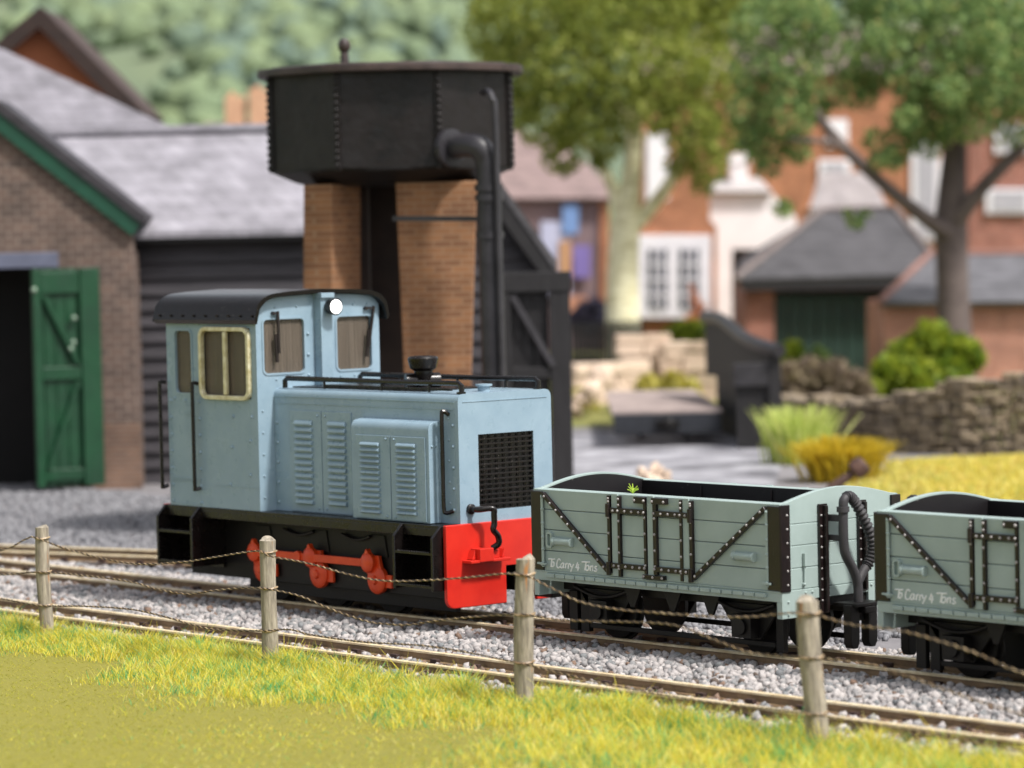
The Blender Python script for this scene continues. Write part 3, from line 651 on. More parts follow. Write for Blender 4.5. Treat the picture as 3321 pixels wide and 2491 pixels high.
o=bpy.data.objects.new('gravel',fastmesh('gravel',V,Fc,M['gravel'])); COL.objects.link(o); tag(o,'loose grey gravel covering the yard beyond the tracks','gravel',kind='stuff')
# ---- grass
def blades(x,y,z,h,w,lean):
    n=len(x); a=rng.uniform(0,2*PI,n); la=rng.uniform(0,2*PI,n); base=np.stack([x,y,z],1)
    side=np.stack([np.cos(a),np.sin(a),np.zeros(n)],1)*w[:,None]/2; ld=np.stack([np.cos(la),np.sin(la),np.zeros(n)],1)*lean[:,None]
    up=np.array([0,0,1.]); p1=base+up*(h*.5)[:,None]+ld*.3; p2=base+up*h[:,None]+ld
    V=np.stack([base-side,base+side,p1+side*.8,p1-side*.8,p2+side*.25,p2-side*.25],1).reshape(-1,3)
    i=np.arange(n)*6; Fq=np.concatenate([np.stack([i,i+1,i+2,i+3],1),np.stack([i+3,i+2,i+4,i+5],1)])
    return V,Fq
def grassmat(name,cols):
    N=NT(name); g=N.n('ShaderNodeNewGeometry'); r=N.n('ShaderNodeValToRGB'); r.color_ramp.interpolation='CONSTANT'; e=r.color_ramp.elements
    e[0].position=0; e[0].color=cols[0][1]
    for p,c in cols[1:-1]: q=e.new(p); q.color=c
    e[-1].position=cols[-1][0]; e[-1].color=cols[-1][1]
    N.l(g.outputs['Random Per Island'],r.inputs[0]); N.l(r.outputs[0],N.b.inputs['Base Color']); N.b.inputs['Roughness'].default_value=.6; N.b.inputs['Specular IOR Level'].default_value=.3
    tr=N.n('ShaderNodeBsdfTranslucent'); N.l(r.outputs[0],tr.inputs[0]); mx=N.n('ShaderNodeMixShader'); mx.inputs[0].default_value=.45; N.l(N.b.outputs[0],mx.inputs[1]); N.l(tr.outputs[0],mx.inputs[2]); N.l(mx.outputs[0],N.out.inputs[0]); return N.m
def patchgrass(name,cols,teal):
    m=grassmat(name,cols); nt_=m.node_tree; r=[n_ for n_ in nt_.nodes if n_.type=='VALTORGB'][0]
    tc=nt_.nodes.new('ShaderNodeTexCoord'); nz=nt_.nodes.new('ShaderNodeTexNoise'); nz.inputs['Scale'].default_value=2.6; nz.inputs['Detail'].default_value=3; nt_.links.new(tc.outputs['Object'],nz.inputs[0])
    g=[n_ for n_ in nt_.nodes if n_.type=='NEW_GEOMETRY'][0]; ad=nt_.nodes.new('ShaderNodeMath'); ad.operation='MULTIPLY_ADD'; ad.inputs[1].default_value=.45; nt_.links.new(g.outputs['Random Per Island'],ad.inputs[0]); nt_.links.new(nz.outputs['Fac'],ad.inputs[2])
    rr=nt_.nodes.new('ShaderNodeValToRGB'); rr.color_ramp.elements[0].position=.86; rr.color_ramp.elements[1].position=.9; nt_.links.new(ad.outputs[0],rr.inputs[0])
    mx=nt_.nodes.new('ShaderNodeMix'); mx.data_type='RGBA'; mx.inputs[7].default_value=teal; nt_.links.new(rr.outputs[0],mx.inputs[0]); nt_.links.new(r.outputs[0],mx.inputs[6])
    for l_ in list(nt_.links):
        if l_.from_node==r and l_.to_node!=mx: to=l_.to_socket; nt_.links.remove(l_); nt_.links.new(mx.outputs[2],to)
    return m
M['grass']=patchgrass('meadow_grass',[(0,rgb(228,210,76)),(.22,rgb(238,224,96)),(.42,rgb(216,216,88)),(.6,rgb(240,230,146)),(.76,rgb(188,202,88)),(.85,rgb(92,160,98)),(.9,rgb(196,170,84)),(.96,rgb(120,176,120))],rgb(96,178,116))
def bankz(x,y): return -.135+.02*np.sin(x*1.3+y)+.015*np.sin(2.1*y-x)-np.maximum(0,y+3.5)*.16
n=150000; x=rng.uniform(-9.5,9.6,n); t=rng.uniform(0,1,n)
edge=-3.20+.07*np.sin(x*2.3)+.06*np.sin(x*5.1+1)+.05*np.sin(x*11)
wid=1.15+.5*np.sin(x*.9+1.3)+.25*np.sin(x*2.7); wid=np.clip(wid+.28*np.clip(x-2,0,9),.6,3.4)*rng.uniform(.45,1.35,n)
y=edge-wid*t**1.35*1.25
clump=.5+.5*np.sin(x*5.3+2.2*np.sin(y*4.1+x))*np.sin(y*6.3+1.7*np.sin(x*3.7)); keep=rng.uniform(size=n)<.25+.8*clump
x,y,t,clump=x[keep],y[keep],t[keep],clump[keep]; n=len(x)
h=np.clip(rng.uniform(.07,.24,n)*(.5+.85*clump)*(1-.5*t),.03,.34); big=rng.uniform(size=n)<.03; h[big]*=1.5
V,Fc=blades(x,y,bankz(x,y)-.02,h,rng.uniform(.005,.011,n),h*rng.uniform(.15,1.15,n))
o=bpy.data.objects.new('grass',fastmesh('grass',V,Fc,M['grass'])); COL.objects.link(o); tag(o,'yellow green static grass along the fence bank','grass',kind='stuff')
# a short nap further down the bank
n=70000; x=rng.uniform(-7,10,n); y=rng.uniform(-9.5,-3.6,n); keep=rng.uniform(size=n)<np.clip(.04+.12*(x-1.5)+.25*np.sin(x*1.9)*np.sin(y*1.3),.0,.9); x,y=x[keep],y[keep]; n=len(x)
h=rng.uniform(.012,.05,n); V,Fc=blades(x,y,bankz(x,y)-.008,h,rng.uniform(.005,.010,n),h*1.2)
o=bpy.data.objects.new('short_grass',fastmesh('short_grass',V,Fc,M['grass'])); COL.objects.link(o); tag(o,'short mown olive grass in the near corner of the bank','grass',kind='stuff')
M['nap']=grassmat('olive_nap',[(0,rgb(172,170,66)),(.4,rgb(164,162,62)),(.75,rgb(178,172,64)),(.92,rgb(200,188,66)),(1,rgb(152,166,76))])
n=70000; x=rng.uniform(-8,9.5,n); y=rng.uniform(-9.6,-3.4,n); h=rng.uniform(.010,.028,n); V,Fc=blades(x,y,bankz(x,y)-.008,h,rng.uniform(.006,.012,n),h*1.6)
o=bpy.data.objects.new('turf_nap',fastmesh('turf_nap',V,Fc,M['nap'])); COL.objects.link(o); tag(o,'close cropped olive turf covering the near bank','turf',kind='stuff')
# ================================================================== FENCE
M['post']=mat('weathered_post',rgb(172,162,144),rgb(112,104,92),rough=.85,scale=5,bump=.5,bscale=14,stretch=(5,5,.7),fine=(3.2,.66,rgb(168,116,66)))
M['wire']=mat('dark_wire_strand',rgb(66,54,44),rgb(48,40,34),rough=.6,scale=20); M['wire2']=mat('highlight_wire_strand',rgb(180,158,126),rgb(140,114,84),rough=.45,scale=4)  # twist highlights put into colour: one strand dark, the other pale
fn=thing('wire_fence','low fence of four weathered round posts strung with twisted rusty wire','fence',(.9,-3.5,-.15))
posts=[(-4.835,-4.89,1.055,.074),(-.90,-.88,1.135,.078),(2.86,2.925,1.175,.087),(6.50,6.405,1.035,.092)]
for xb,xt,zt,r in posts:
    b=MB(); pts=[];rs=[]
    for k in range(9):
        u=k/8; pts.append((xb+(xt-xb)*u+.008*math.sin(5*u+xb),-3.5+.006*math.sin(7*u),-.35+(zt+.35)*u)); rs.append(r*(1.04-.06*u+.03*math.sin(9*u+xb)))
    pts.append((xt,-3.5,zt+.012)); rs.append(r*.75)
    b.tube(pts,rs,18); b.build('post',M['post'],fn,smooth=35)
WIRES=[[(-9,.8),(-7.4,.69),(-5.722,.76),(-5.072,.93),(-4.891,.954),(-4.277,.866),(-3.424,.794),(-2.842,.795),(-2.113,.866),(-1.56,.949),(-.95,1.035),(-.722,.997),(-.136,.964),(.575,.889),(1.059,.871),(1.602,.91),(2.131,.964),(2.90,1.05),(3.331,.966),(3.692,.868),(4.166,.828),(4.744,.833),(5.416,.849),(5.851,.88),(6.44,.95),(6.995,.895),(7.492,.887),(7.974,.826),(8.349,.755),(8.68,.669),(9.6,.5)],
[(-9,.5),(-7.4,.46),(-5.735,.508),(-4.88,.588),(-3.943,.609),(-3.099,.595),(-2.69,.555),(-2.128,.54),(-1.575,.618),(-.92,.675),(-.294,.644),(.136,.562),(.698,.479),(1.044,.469),(1.385,.49),(1.921,.575),(2.88,.69),(3.4,.68),(3.926,.703),(4.512,.737),(4.968,.739),(5.41,.655),(5.843,.581),(6.45,.59),(7.089,.599),(7.581,.53),(8.2,.42),(9,.3)],
[(-9,.3),(-7.4,.2),(-5.749,.256),(-4.86,.237),(-3.96,.289),(-3.113,.314),(-2.46,.275),(-2.063,.234),(-1.671,.217),(-.90,.26),(-.455,.306),(-.091,.28),(.69,.274),(1.713,.31),(2.87,.26),(4.2,.16),(5.4,.13),(6.5,.14),(7.8,.1),(9,.05)]]
for wz in WIRES:
    base=arcpts([(x,-3.5-.082,z) for x,z in wz],10)
    # even steps
    d=[0]
    for a,c in zip(base,base[1:]): d.append(d[-1]+(c-a).length)
    N_=int(d[-1]/.0085); tt=np.linspace(0,d[-1],N_); cx=[np.interp(tt,d,[q[i] for q in base]) for i in range(3)]
    b=MB()
    for ph in(0,PI):
        b.m=0 if ph==0 else 1
        an=tt*2*PI/.10+ph; pts=np.stack([cx[0],cx[1]+.0056*np.cos(an),cx[2]+.0056*np.sin(an)],1)
        b.tube([tuple(q) for q in pts],.0054,4)
    for xb,xt,zt,r in posts:
        zz=float(np.interp(xb,[q[0] for q in wz],[q[1] for q in wz]))
        xx=xb+(xt-xb)*(zz+.35)/(zt+.35)
        b.tube([(xx+(r+.008)*math.cos(a),-3.5+(r+.008)*math.sin(a),zz+.006*math.sin(2*a)) for a in np.linspace(0,2*PI,19)],.009,5)
    b.build('wire',[M['wire'],M['wire2']],fn,smooth=60)
# ================================================================== BACKGROUND
GZ=-.165
def pt(px,py,t): return Vector(P(px,py,t))
def gp(px,t,z=GZ):
    q=P(px,700,t); return Vector((q[0],q[1],z))
def face(b,pts,t,th=.2):
    """upright plate through picture points at distance t, th thick, standing away from the viewer"""
    return b.slab([P(x,y,t) for x,y in pts],(0,th,0))
def xz(px,py,t): q=P(px,py,t); return q[0],q[2]
slate=lambda n,a,c,h=.16: brickmat(n,a,c,tuple(v*.62 for v in a[:3])+(1,),.28,h,rough=.7,msize=.010,bump=.5)
M['slate_l']=slate('pale_slate',rgb(148,145,152),rgb(134,131,138),.22)
M['slate_d']=slate('dull_slate',rgb(132,129,136),rgb(120,117,124),.2)
M['slate_g']=slate('grey_roof_tile',rgb(82,80,83),rgb(74,72,75),.2)
M['slate_m']=slate('mauve_roof_tile',rgb(142,122,118),rgb(132,112,110),.22)
M['stonewall']=brickmat('brown_shed_stone',rgb(106,86,76),rgb(82,68,62),rgb(128,114,104),.30,.12,bump=.4)
M['shedbrick']=brickmat('buff_tower_brick',rgb(146,102,68),rgb(122,84,58),rgb(148,116,88),.25,.088,bump=.3,msize=.010)
M['redbrick']=brickmat('red_brick',rgb(146,80,66),rgb(128,66,56),rgb(170,140,124),.24,.085)
M['orangebrick']=brickmat('orange_brick',rgb(168,108,74),rgb(154,98,68),rgb(168,124,96),.24,.085)
M['pinkbrick']=brickmat('pinkish_brick',rgb(166,106,86),rgb(150,90,76),rgb(190,160,140),.24,.085)
M['tar']=mat('tarred_board',rgb(58,54,59),rgb(38,35,39),rough=.55,scale=2.5,bump=.4,bscale=12,stretch=(.5,.5,6),bdist=.02)
M['darktimber']=mat('black_timber',rgb(36,34,36),rgb(24,22,24),rough=.65,scale=3,bump=.3,bscale=14,stretch=(5,5,.6))
M['greenpaint']=mat('dark_green_paint',rgb(14,66,38),rgb(10,54,32),rough=.45,scale=2,bump=.15,bscale=12,rvar=.12)
M['bargegreen']=mat('barge_board_green',rgb(20,74,54),rgb(16,62,46),rough=.5)
M['deepgreen']=mat('garage_door_green',rgb(34,58,50),rgb(26,46,41),rough=.5,scale=1.5)
M['lintel']=mat('blue_grey_lintel',rgb(104,108,128),rgb(92,96,114),rough=.8)
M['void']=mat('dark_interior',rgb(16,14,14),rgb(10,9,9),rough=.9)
M['gateblack']=mat('gate_black',rgb(30,28,30),rgb(20,18,20),rough=.65,scale=3,bump=.3,bscale=14,stretch=(5,5,.6))
M['tank']=mat('weathered_tank_iron',rgb(28,25,25),rgb(15,14,14),rough=.42,spec=.35,scale=2.2,bump=.35,bscale=9,c3=rgb(25,20,19),rvar=.12,bdist=.02)
M['tankrim']=mat('rusty_tank_rim',rgb(70,56,52),rgb(40,32,30),rough=.42,scale=3,bump=.3,bscale=10)
M['pipe']=mat('grey_iron_pipe',rgb(54,52,56),rgb(38,36,40),rough=.45,scale=3,bump=.2,bscale=12)
M['white']=mat('white_render',rgb(236,230,230),rgb(226,220,220),rough=.8,scale=1)
M['winwhite']=mat('white_window_paint',rgb(232,228,232),rgb(222,218,224),rough=.5)
M['winglass']=mat('dim_window_glass',rgb(96,98,108),rgb(70,72,80),rough=.15)
M['peach']=mat('peach_brick',rgb(206,164,132),rgb(190,148,118),rough=.9)
M['palestone']=mat('pale_wall_stone',rgb(214,192,172),rgb(190,168,148),rough=.9,island=True,lo=.1,hi=.9,bump=.4,bscale=6)
M['drystone']=mat('brown_dry_stone',rgb(136,122,102),rgb(112,101,88),rough=.9,island=True,lo=.05,hi=.95,c3=rgb(146,131,110),bump=.5,bscale=7)
M['deck']=mat('grey_deck_plank',rgb(168,152,146),rgb(144,130,126),rough=.85,scale=2,bump=.3,bscale=8,stretch=(1,.4,1))
def leafmat(name,cols,rough=.6):
    return grassmat(name,cols)
# ---------------- hills and far woodland
hx=np.linspace(-110,150,60); ht=np.linspace(0,1,30); V=[];Fs=[]
def hillz(x,t): 
    u=np.clip((t-135)/210,0,1); return -.3+(36+6*np.sin(x*.03+1))*u**1.15
for tt in ht:
    for x in hx:
        t=120+tt*250; V.append((x,t,float(hillz(x,t)+1.2*math.sin(x*.13+t*.07)-1.2)))
Fs=[(j*60+i,j*60+i+1,(j+1)*60+i+1,(j+1)*60+i) for j in range(29) for i in range(59)]
b=MB(); b.add(V,Fs); tag(b.build('hills',mat('hill_pasture',rgb(112,124,92),rgb(96,110,90),rough=.95,scale=.05),base=(0,200,0),frame='F',smooth=180),kind='structure')
n=15000; x=rng.uniform(-75,70,n); t=rng.uniform(140,345,n); sz=rng.uniform(.45,1.25,n)*(.7+t/400)
dens=np.sin(x*.11+1)*np.sin(t*.06)+.6*np.sin(x*.23+t*.05); ok=dens+rng.uniform(-.7,.9,n)>-.1; x,t,sz=x[ok],t[ok],sz[ok]
V,Fc=stones(np.stack([x,t,hillz(x,t)+sz*.5],1),sz); base=np.array([0,200,0.]); V=V-base
M['wood']=mat('far_woodland_leaf',rgb(108,124,94),rgb(92,110,98),rough=.95,island=True,lo=.1,hi=.95,c3=rgb(118,132,96))
o=bpy.data.objects.new('woodland',fastmesh('woodland',V,Fc,M['wood'],smooth=True)); COL.objects.link(o); place(o,Vector(base),'F'); tag(o,'pale green wooded hillside far behind the buildings','woodland',kind='stuff')
# ---------------- water tower
T0=48.0; tx,_,_=P(850,400,T0); zt=lambda py: P(846,py,T0)[2]
tw=thing('water_tower','black octagonal iron water tank on tapered brown brick piers','water tower',(tx,T0,GZ),'F')
def octa(r,rot=22.5): return [(tx+r*math.cos(R(rot+45*k)),T0+r*math.sin(R(rot+45*k))) for k in range(8)]
ztop,zbot=zt(166),zt(368)
b=MB(); b.prism(octa(1.79),'z',zbot,ztop)
cor=octa(1.795)
for k in range(8):
    x,y=cor[k]; dx,dy=(x-tx)/1.84,(y-T0)/1.84
    b.prism([(x-.05*dy-.03*dx,y+.05*dx-.03*dy),(x+.05*dy-.03*dx,y-.05*dx-.03*dy),(x+.05*dy+.03*dx,y-.05*dx+.03*dy),(x-.05*dy+.03*dx,y+.05*dx+.03*dy)],'z',zbot-.02,ztop)
    for i in range(14): b.dome((x+.03*dx,y+.03*dy,zbot+.05+i*(ztop-zbot-.1)/13),(dx,dy,0),.038)
b.build('tank',M['tank'],tw,bevel=.02)
b=MB(); o8=octa(1.955); i8=octa(1.7); zr=ztop
vs=[]
for k in range(8):
    for q in range(6):
        u=q/6; x=o8[k][0]*(1-u)+o8[(k+1)%8][0]*u; y=o8[k][1]*(1-u)+o8[(k+1)%8][1]*u; e=1+.035*math.sin(PI*u)
        vs.append((tx+(x-tx)*e,T0+(y-T0)*e))
b.prism(vs,'z',zr-.005,zr+.10); b.prism(octa(1.75),'z',zr+.09,zr+.13); b.build('rim',M['tankrim'],tw,bevel=.045,segs=3)
b=MB(); x,_,z0=P(745,138,46.4); b.lathe([(.07,-.3),(.06,.1),(.05,.15),(.085,.20),(.09,.27),(.06,.33),(.02,.345)],(x,46.5,z0),(0,0,1),12); b.build('finial',M['tankrim'],tw)
b=MB(); zb2=zt(402); b.lathe([(1.1,zb2),(1.35,zb2+.06),(1.58,zb2+.16),(1.68,zbot-.02),(1.68,zbot+.02)],(tx,T0,0),(0,0,1),28); b.build('base_ring',M['frame'],tw)
def pier(pxs,pxb,dep,rot,name='pier'):
    b=MB(); x0,x1=P(pxs[0],450,46.8)[0],P(pxs[1],450,46.8)[0]; y0=46.8; z1=zb2+.03
    xb0,xb1=P(pxb[0],800,46.8)[0],P(pxb[1],800,46.8)[0]; zl=P(800,800,46.8)[2]; s=(z1-GZ)/(z1-zl); xb0=x0+(xb0-x0)*s; xb1=x1+(xb1-x1)*s
    c,sn=math.cos(rot),math.sin(rot)
    def r(x,y,xo): return (xo+(x-xo)*c-(y-y0)*sn, y0+(x-xo)*sn+(y-y0)*c)
    top=[r(x0,y0,x1),r(x1,y0,x1),r(x1,y0+dep,x1),r(x0,y0+dep,x1)]; bot=[r(xb0,y0,xb1),r(xb1,y0,xb1),r(xb1,y0+dep,xb1),r(xb0,y0+dep,xb1)]
    vs=[(x,y,GZ) for x,y in bot]+[(x,y,z1) for x,y in top]
    b.add(vs,[(3,2,1,0),(4,5,6,7),(0,1,5,4),(1,2,6,5),(2,3,7,6),(3,0,4,7)]); return b.build(name,M['shedbrick'],tw,bevel=.02)
pier((645,718),(641,718),.75,-R(30)); pier((856,1031),(872,1018),.9,0)
b=MB(); q0=P(780,420,48.6); q1=P(862,420,48.6)
pr_=[]; xl,xr=P(722,420,48.4)[0],P(868,420,48.4)[0]; b.box(xl+.3,xr,48.5,48.8,GZ,zb2); b.prism([(xl-.05,zb2),(xl+.5,zb2),(xl+.5,zb2-2.3),(xl+.40,zb2-1.5),(xl+.22,zb2-.7),(xl+.05,zb2-.25)],'y',47.75,48.7); b.build('centre_frame',mat('dark_brown_iron',rgb(58,46,40),rgb(44,36,33),rough=.8),tw)
b=MB(); xe,ye,ze=P(975,308,46.35); xp,_,_=P(1058,500,46.0); zz=lambda py:P(1058,py,46.0)[2]
b.tube(arcpts([(xe,46.4,zz(316)),(xe+.2,46.15,zz(312)),(xp-.12,46.0,zz(318)),(xp-.02,46.0,zz(345)),(xp,46.0,zz(385)),(xp,46.0,zz(400))],6),.165,16)
b.lathe([(.26,-.03),(.26,.05),(.17,.06)],(xe-.02,46.36,zz(316)),(.7,-.7,0),16)
b.tube([(xp,46.0,zz(398)),(xp+.03,46.0,GZ)],.165,16)
for py in(398,420,500): b.cyl((xp,46.0,zz(py)),(xp,46.0,zz(py)-.09),.195,n=16)
b.build('down_pipe',M['pipe'],tw)
b=MB(); x2=P(1075,500,45.8)[0]; b.tube(arcpts([(P(1042,200,45.8)[0],46.3,P(1042,198,45.8)[2]),(P(1055,200,45.8)[0],45.9,P(1055,198,45.8)[2]),(x2-.03,45.8,P(1072,215,45.8)[2]),(x2,45.8,P(1075,250,45.8)[2]),(x2+.01,45.8,P(1075,500,45.8)[2]),(x2+.03,45.8,GZ)],5),.045,8); b.build('vent_pipe',M['pipe'],tw)
b=MB(); b.bar(P(850,472,46.6),P(1050,473,45.9),.06,.07); b.build('stay_bar',M['pipe'],tw)
# ---------------- engine shed
t=58.0
es=thing('engine_shed','brown stone engine shed with green barge board and dark doorway','engine shed',tuple(gp(120,t)),'F')
x0,_=xz(-330,700,t); xr,_=xz(289,600,t); xj,_=xz(106,700,t); xo,_=xz(-190,700,t); zl=P(60,578,t)[2]; ze=P(285,505,t)[2]
xa=(x0+xr)/2; za=ze+(xr-xa)*.82
b=MB()
b.prism([(xj,GZ),(xr,GZ),(xr,ze),(xj,ze+(xr-xj)*.82)],'y',t,t+.35)
b.prism([(x0,GZ),(xo,GZ),(xo,ze+(xo-x0)*.82),(x0,ze)],'y',t,t+.35); b.prism([(xo,zl),(xj,zl),(xj,ze+(xr-xj)*.82),(xa,za),(xo,ze+(xo-x0)*.82)],'y',t,t+.35)
b.box(xr-.3,xr-.002,t+.35,t+3,GZ,ze-.3); b.build('stone_wall',M['stonewall'],es)
b=MB(); b.box(xj+.01,xr+.06,t-.07,t-.001,GZ,P(250,915,t)[2]); b.build('plinth',brickmat('plinth_brick',rgb(124,94,76),rgb(104,80,68),rgb(120,104,92),.22,.08),es)
b=MB(); b.box(xo-.2,P(127,560,t)[0],t-.05,t-.001,P(60,579,t)[2],P(60,546,t)[2]); b.build('lintel',M['lintel'],es,bevel=.01)
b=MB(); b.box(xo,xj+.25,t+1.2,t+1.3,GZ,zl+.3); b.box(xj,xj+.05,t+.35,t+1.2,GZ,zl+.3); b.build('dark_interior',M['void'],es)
sl_=.82; n_=Vector((sl_,1)).normalized()
def strip(d0,d1,y0,y1,name,m,bev=.01):
    b=MB()
    for s in(1,-1):
        X=lambda x: x if s>0 else 2*xa-x
        p=lambda x,d:(X(x+n_[0]*d),ze+(xr-x)*sl_+n_[1]*d)
        b.prism([p(xa,d0),p(xr+.02,d0),p(xr+.02,d1),p(xa,d1)],'y',y0,y1)
    return b.build(name,m,es,bevel=bev)
strip(-.03,.24,t-.12,t-.002,'barge_board',M['bargegreen'])
strip(.24,.40,t-.16,t+1.2,'roof',M['tar'])
# door leaf swung open
dl=Vector((P(70,700,57.2)[0],57.2)); dr=Vector((P(214,700,57.75)[0],57.75)); zt_=P(140,580,57.4)[2]; zb_=P(150,1058,57.4)[2]+.05
ang=math.atan2(dr.y-dl.y,dr.x-dl.x); wd=(dr-dl).length
def dpt(u,v,d): return (dl.x+math.cos(ang)*u+math.sin(ang)*d, dl.y+math.sin(ang)*u-math.cos(ang)*d, zb_+v)
def dbox(b,u0,u1,v0,v1,d0,d1):
    vs=[dpt(u,v,d) for v in(v0,v1) for u,d in((u0,d0),(u1,d0),(u1,d1),(u0,d1))]
    return b.add(vs,[(3,2,1,0),(4,5,6,7),(0,1,5,4),(1,2,6,5),(2,3,7,6),(3,0,4,7)])
H=zt_-zb_
dr_=MB()
for i in range(6): dbox(dr_,wd*i/6+.004,wd*(i+1)/6-.004,0,H,-.05,0)
dm=dr_.build('door',M['greenpaint'],es,bevel=.012)
for a_ in((0,.14,0,H,0,.07),(wd-.36,wd,0,H,0,.09)):
    b=MB(); dbox(b,*a_); b.build('stile',M['greenpaint'],dm,bevel=.014)
for v0,v1 in((H-.42,H-.05),(H*.49,H*.55),(.10,.3)):
    b=MB(); dbox(b,.14,wd-.36,v0,v1,0,.06); b.build('ledge',M['greenpaint'],dm,bevel=.014)
for q0,q1 in((dpt(.18,H-.45,.04),dpt(wd-.42,H*.56,.04)),(dpt(.2,.3,.04),dpt(wd-.42,H*.48,.04))):
    b=MB(); b.bar(q0,q1,.12,.08); b.build('brace',M['greenpaint'],dm,bevel=.014)
M['bolt']=mat('bolt_steel',rgb(150,170,150),rgb(110,130,115),rough=.3,metal=.5)
for u,v in((wd-.5,H*.66),(wd-.55,H*.63),(.02,H-.35),(wd-.48,H*.77)):
    b=MB(); b.lathe([(.05,0),(.045,.05),(.02,.07)],dpt(u,v,.06),(math.sin(ang),-math.cos(ang),0),10); b.build('bolt',M['bolt'],dm)
# ---------------- long tarred shed with slate roof
t=58.9
ls=thing('boarded_shed','long black weatherboarded shed under a pale slate roof','shed',tuple(gp(470,t)),'F')
x0,_=xz(288,600,t); x1,_=xz(1000,600,t); ze=P(470,497,t)[2]; zr=P(300,290,t+2.4)[2]
b=MB(); nb=16; hb=(ze-GZ)/nb
for i in range(nb):
    z=GZ+hb*i; vs=[(x0,t+.10,z),(x1,t+.10,z),(x1,t-.03+.04*(i%2)*.3,z),(x0,t-.03,z),(x0,t+.10,z+hb),(x1,t+.10,z+hb),(x1,t+.045,z+hb),(x0,t+.045,z+hb)]
    b.add(vs,[(0,1,2,3),(4,7,6,5),(3,2,6,7),(0,4,5,1),(0,3,7,4),(1,5,6,2)])
b.build('weatherboard',M['tar'],ls,smooth=0)
b=MB(); b.prism([(t-.35,ze-.02),(t+2.4,zr),(t+5.1,ze-.02),(t+5.1,ze-.12),(t+2.4,zr-.12),(t-.35,ze-.12)],'x',xz(120,600,t)[0] if 0 else x0-2.6,x1)
rf=b.build('roof',M['slate_l'],ls)
b=MB(); b.tube([(x0-2.5,t+2.4,zr+.03),(x1,t+2.4,zr+.03)],.11,8); b.build('ridge_tile',M['slate_d'],rf)
b=MB(); b.box(x0,x1,t-.30,t-.02,ze-.20,ze-.122); b.build('eaves_board',M['darktimber'],ls)
# hipped roof building behind the shed
t=63.0
hb_=thing('slate_building','building with a broad grey slate roof rising behind the engine shed','building',tuple(gp(150,t)),'F')
pts=[P(-260,-15,t+4),P(0,103,t+2.6),P(372,276,t+.4),P(430,330,t),P(-260,330,t)]
b=MB(); b.slab(pts,(0,.25,-.12)); b.build('roof',M['slate_d'],hb_)
b=MB(); xa_,_=xz(-260,400,t); xb_,_=xz(425,400,t); b.box(xa_,xb_,t+.3,t+4,GZ,P(400,332,t)[2]); b.build('wall',M['redbrick'],hb_)
# brown gabled house, far left
t=78.0
gh=thing('gabled_house','house with an orange brown gable and dark roof edge at the far left','house',tuple(gp(60,t)),'F')
b=MB(); face(b,[(-60,150),(-60,700),(300,700),(300,262),(84,36)],t,4); b.build('wall',mat('orange_brown_gable',rgb(150,90,58),rgb(128,74,52),rough=.9,scale=.6),gh)
b=MB(); b.slab([P(86,14,t-.3),P(310,242,t-.3),P(300,262,t-.3),P(84,42,t-.3)],(0,4.6,0)); b.slab([P(86,14,t-.3),P(84,42,t-.3),P(-120,215,t-.3),P(-120,185,t-.3)],(0,4.6,0))
rr=b.build('roof',mat('brown_roof',rgb(74,60,58),rgb(60,48,46),rough=.9),gh)
b=MB(); b.slab([P(86,12,t-.42),P(312,240,t-.42),P(290,266,t-.42),P(84,58,t-.42)],(0,.1,0)); b.slab([P(86,12,t-.42),P(84,58,t-.42),P(-120,232,t-.42),P(-120,184,t-.42)],(0,.1,0)); b.build('barge_board',mat('brown_barge',rgb(52,38,33),rgb(42,31,28),rough=.9),gh)
# peach house with chimneys
t=100.0
ph=thing('peach_house','pale peach house whose two chimneys show above the slate shed roof','house',tuple(gp(520,t)),'F')
b=MB(); face(b,[(440,288),(440,700),(620,700),(620,276)],t,4); b.build('wall',M['peach'],ph)
b=MB(); b.slab([P(440,292,t-.2),P(620,280,t-.2),P(620,262,t+2),P(440,274,t+2)],(0,0,.1)); b.build('roof',M['slate_m'],ph)
for px,w_,top in((504,20,206),(562,26,193)):
    b=MB(); x,_=xz(px,250,t); hw=w_*t*1.363e-4; b.box(x-hw,x+hw,t+.6,t+1.6,P(px,330,t)[2],P(px,top,t)[2]); b.box(x-hw*.6,x-hw*.1,t+.9,t+1.2,P(px,top,t)[2]-.01,P(px,top-10,t)[2]); b.build('chimney',M['peach'],ph,bevel=.03)
# ---------------- gabled tarred shed behind the tower
t=56.5
gs=thing('gabled_shed','black boarded shed with a steep gable behind the water tower','shed',tuple(gp(1040,t)),'F')
xl,_=xz(900,700,t); xr,_=xz(1180,700,t); xa=(xl+xr)/2; ze=P(1185,540,t)[2]; za=P(1040,335,t)[2]; k=(za-ze)/(xr-xa)
b=MB(); zc=GZ
while zc<za-.1:
    zn=min(zc+.27,za-.05)
    hw0=xr-xa if zc<ze else max(.05,(za-zc)/k); hw1=xr-xa if zn<ze else max(.03,(za-zn)/k)
    b.add([(xa-hw0,t-.03,zc),(xa+hw0,t-.03,zc),(xa+hw1,t+.03,zn),(xa-hw1,t+.03,zn),(xa-hw0,t+.2,zc),(xa+hw0,t+.2,zc),(xa+hw1,t+.2,zn),(xa-hw1,t+.2,zn)],[(0,1,2,3),(5,4,7,6),(1,5,6,2),(4,0,3,7),(3,2,6,7),(4,5,1,0)]); zc=zn
b.box(xl,xr,t+.2,t+4,GZ,ze); b.build('weatherboard',M['tar'],gs,smooth=0)
b=MB()
for s in(1,-1):
    q=lambda dx,dz:(xa+s*dx,dz)
    e=xr-xa+.18
    b.prism([q(0,za+.1),q(e,za+.1-k*e),q(e,za-.1-k*e),q(0,za-.1)],'y',t-.35,t+4.2)
b.build('roof',M['slate_g'],gs)
b=MB()
